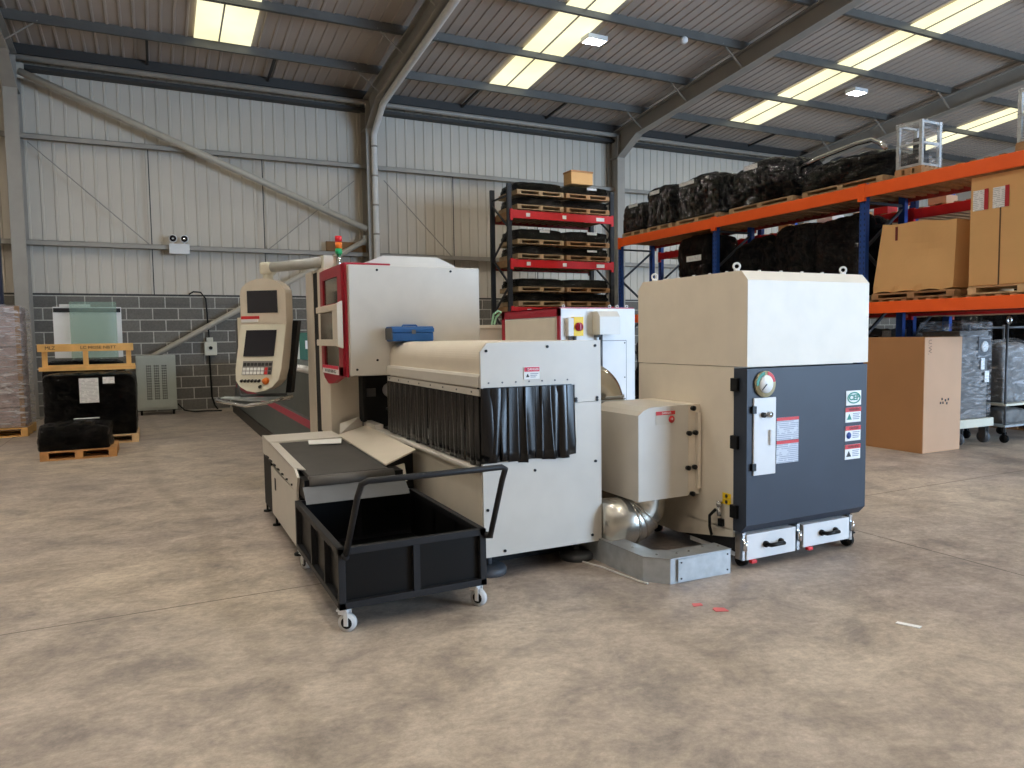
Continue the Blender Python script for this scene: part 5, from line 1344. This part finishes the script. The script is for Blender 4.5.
# grey boxy load and scrap behind the frame, carrying the glass sheet and the white panel
pallet('pallet behind the square black load', -1.72, -0.45, 14.02, 14.6, 0.0, WOOD2, h=0.13, along='y')
wrapped('wrapped_pallet_load', 'dark wrapped load half hidden behind the pine timber frame', 'wrapped load', -1.68, -0.47, 14.04, 14.58, 0.132, 1.30, 63, FILM, 0.02, 0.02)
g = G(); g.box(-1.24, -0.555, 14.10, 14.112, 1.315, 2.27)
tag(g.obj('glass_sheet', TINT), 'pale green sheet of glass standing above the pine timber frame', 'glass')
t = thing('white_panel', 'white panel with dark top strip standing behind the green glass', 'panel', (-1.0, 14.3, 1.31))
g = G(); g.box(-1.50, -0.49, 14.30, 14.34, 1.33, 2.19, 0.004); g.obj('board', WHITEP, t)
g = G(); g.box(-1.49, -0.50, 14.285, 14.30, 2.10, 2.17); g.obj('top_strip', DKGREY, t)
g = G(); g.box(-1.40, -0.95, 14.288, 14.335, 2.19, 2.235); g.obj('top_batten', WHITEP, t)
# ================================================================== ON AND NEAR THE BACK WALL
t = thing('transformer_cabinet', 'grey-green vented steel cabinet standing against the blockwork wall', 'cabinet', (0.02, 17.55, 0))
g = G(); g.box(-0.37, 0.40, 17.36, 17.72, 0.11, 1.285, 0.012); tb = g.obj('body', HEATER, t)
g = G(); g.box(-0.345, 0.375, 17.345, 17.362, 0.16, 1.25, 0.004); tp = g.obj('front_panel', HEATER, t)
for xc in (-0.13, 0.02, 0.17):
    g = G()
    for dx in (-0.035, 0.0, 0.035):
        for k in range(14):
            g.box(xc + dx - 0.012, xc + dx + 0.012, 17.341, 17.346, 0.34 + k * 0.054, 0.375 + k * 0.054)
    g.obj('vent_grille', SLOT, tp)
for x in (-0.30, 0.33):
    for y in (17.44, 17.66):
        g = G(); g.cyl((x - 0.02, y, 0.05), (x + 0.02, y, 0.05), 0.05, 14); g.box(x - 0.03, x + 0.03, y - 0.03, y + 0.03, 0.085, 0.112); g.obj('caster', BLACK, t)
t = thing('isolator_box', 'pale grey wall switch box on the blockwork with a black cable', 'switch box', (1.16, 18.05, 1.23))
g = G(); g.box(1.03, 1.29, 17.98, 18.13, 1.25, 1.56, 0.01); ib2 = g.obj('box', CREAM, t)
g = G(); g.box(1.08, 1.22, 18.0, 18.12, 1.56, 1.66, 0.008); g.obj('gland_housing', CREAM, t)
g = G(); g.cyl((1.16, 17.98, 1.42), (1.16, 17.95, 1.42), 0.04, 16); g.box(1.145, 1.175, 17.935, 17.955, 1.385, 1.455); g.obj('rotary_switch', BLACK, ib2)
g = G(); g.tube([(0.75, 18.06, 2.64), (0.85, 18.05, 2.70), (1.0, 18.04, 2.69), (1.10, 18.05, 2.55), (1.12, 18.06, 2.2), (1.14, 18.06, 1.66)], 0.017, 8); g.obj('feed_cable', BLACK, t)
g = G(); g.tube([(1.13, 18.06, 1.25), (1.14, 18.06, 0.8), (1.15, 18.06, 0.3), (1.2, 18.0, 0.1), (1.25, 17.9, 0.02)], 0.02, 8); g.obj('drop_cable', BLACK, t)
g = G(); g.tube([(0.42, 17.65, 0.2), (0.55, 17.6, 0.05), (0.75, 17.5, 0.018), (1.0, 17.55, 0.018), (1.3, 17.4, 0.018)], 0.016, 8)
tag(g.obj('floor_cable', BLACK), 'black cable trailing over the floor from the grey-green cabinet', 'cable')
t = thing('emergency_light', 'white emergency light with two round lamp heads on the wall rail', 'emergency light', (0.59, 17.88, 3.52))
g = G(); g.box(0.385, 0.80, 17.80, 17.92, 3.515, 3.74, 0.015); eb2 = g.obj('housing', WHITEP, t)
for x in (0.47, 0.70):
    g = G(); g.cyl((x, 17.88, 3.74), (x, 17.88, 3.80), 0.02, 8); g.cyl((x, 17.91, 3.85), (x, 17.80, 3.85), 0.082, 20, 0.088); hd = g.obj('lamp_head', WHITEP, t)
    g = G(); g.cyl((x, 17.80, 3.85), (x, 17.792, 3.85), 0.068, 20); g.obj('lens', SCREEN, hd)
    g = G(); g.cyl((x, 17.792, 3.85), (x, 17.788, 3.85), 0.03, 14); g.obj('bulb', CHROME, hd)
g = G(); g.box(3.85, 4.83, 17.945, 17.99, 3.725, 3.96, 0.004)
tag(g.obj('timber_offcut', mat('brown_ply', (132, 96, 56), 0.7, var=0.12)), 'brown timber board lying on the wall rail beside the beacon', 'board')
t = thing('green_cabinet', 'dark green and cream cabinet standing behind the machine bed', 'cabinet', (2.95, 16.2, 0))
g = G(); g.box(2.80, 3.15, 16.0, 16.5, 0.0, 1.73, 0.01); g.obj('body', GREENBOX, t)
g = G(); g.box(2.70, 2.80, 16.0, 16.5, 0.0, 1.74, 0.01); g.obj('end_panel', CREAM, t)
g = G(); g.box(2.92, 3.08, 15.985, 16.0, 1.38, 1.56); g.obj('switch_plate', PAPER, t)
# ---- bits on the floor
def flat(name, pts, m, lab, cat):
    g = G(); g.prism(pts, 'z', 0.001, 0.005); return tag(g.obj(name, m), lab, cat)
flat('tape_scrap', [(2.83, 3.14), (2.90, 3.11), (2.91, 3.16), (2.86, 3.19), (2.84, 3.18)], PINK, 'larger scrap of pink tape on the floor before the trunking', 'tape')
flat('tape_scrap', [(2.77, 3.26), (2.83, 3.25), (2.84, 3.28), (2.79, 3.30)], PINK, 'smaller scrap of pink tape on the floor before the trunking', 'tape')
flat('paper_scrap', [(3.57, 2.55), (3.60, 2.56), (3.655, 2.455), (3.62, 2.445)], PAPER, 'small white strip of paper on the open floor', 'paper')
g = G(); g.tube([(2.62, 4.36, 0.006), (2.70, 4.10, 0.006), (2.72, 3.95, 0.006), (2.745, 3.78, 0.006), (2.77, 3.70, 0.006)], 0.006, 6)
tag(g.obj('floor_cable', TUBEW), 'thin white cable on the floor along the trunking', 'cable')

# ================================================================== LIGHT, WORLD, CAMERA
w = bpy.data.worlds.new('outside_daylight'); scene.world = w; w.use_nodes = True
bgn = w.node_tree.nodes['Background']; bgn.inputs[0].default_value = (0.75, 0.86, 1.0, 1); bgn.inputs[1].default_value = 1.0
ld = bpy.data.lights.new('goods_door_daylight', 'AREA'); ld.shape = 'RECTANGLE'; ld.size = 8.6; ld.size_y = 5.0; ld.energy = DOOR_POWER; ld.color = (0.50, 0.72, 1.0)
lo = bpy.data.objects.new('goods_door_daylight', ld); col.objects.link(lo); lo.location = (14.5, Y0 - 0.1, 2.75); lo.rotation_euler = (PI / 2, 0, 0)

cam = bpy.data.cameras.new('camera'); co = bpy.data.objects.new('camera', cam); col.objects.link(co)
cam.sensor_width = 36.0; cam.sensor_fit = 'HORIZONTAL'; cam.lens = 724.7 / 1024 * 36.0; cam.clip_end = 200
RT = V((0.89675745, -0.44229975, -0.01403588)); UP = V((0.04191749, 0.05332643, 0.99769696)); FW = V((0.44053263, 0.89528053, -0.06636097))
R3 = Matrix((RT, UP, -FW)).transposed()
co.matrix_world = Matrix.Translation((0, 0, 1.6)) @ R3.to_4x4()
scene.camera = co
vs = scene.view_settings
vs.view_transform = 'Standard'; vs.look = 'None'; vs.gamma = 1.0; vs.use_curve_mapping = False; vs.exposure = 0.5
scene.cycles.max_bounces = 8; scene.cycles.transparent_max_bounces = 12
scene.cycles.sample_clamp_indirect = 6.0
scene.cycles.caustics_reflective = False; scene.cycles.caustics_refractive = False
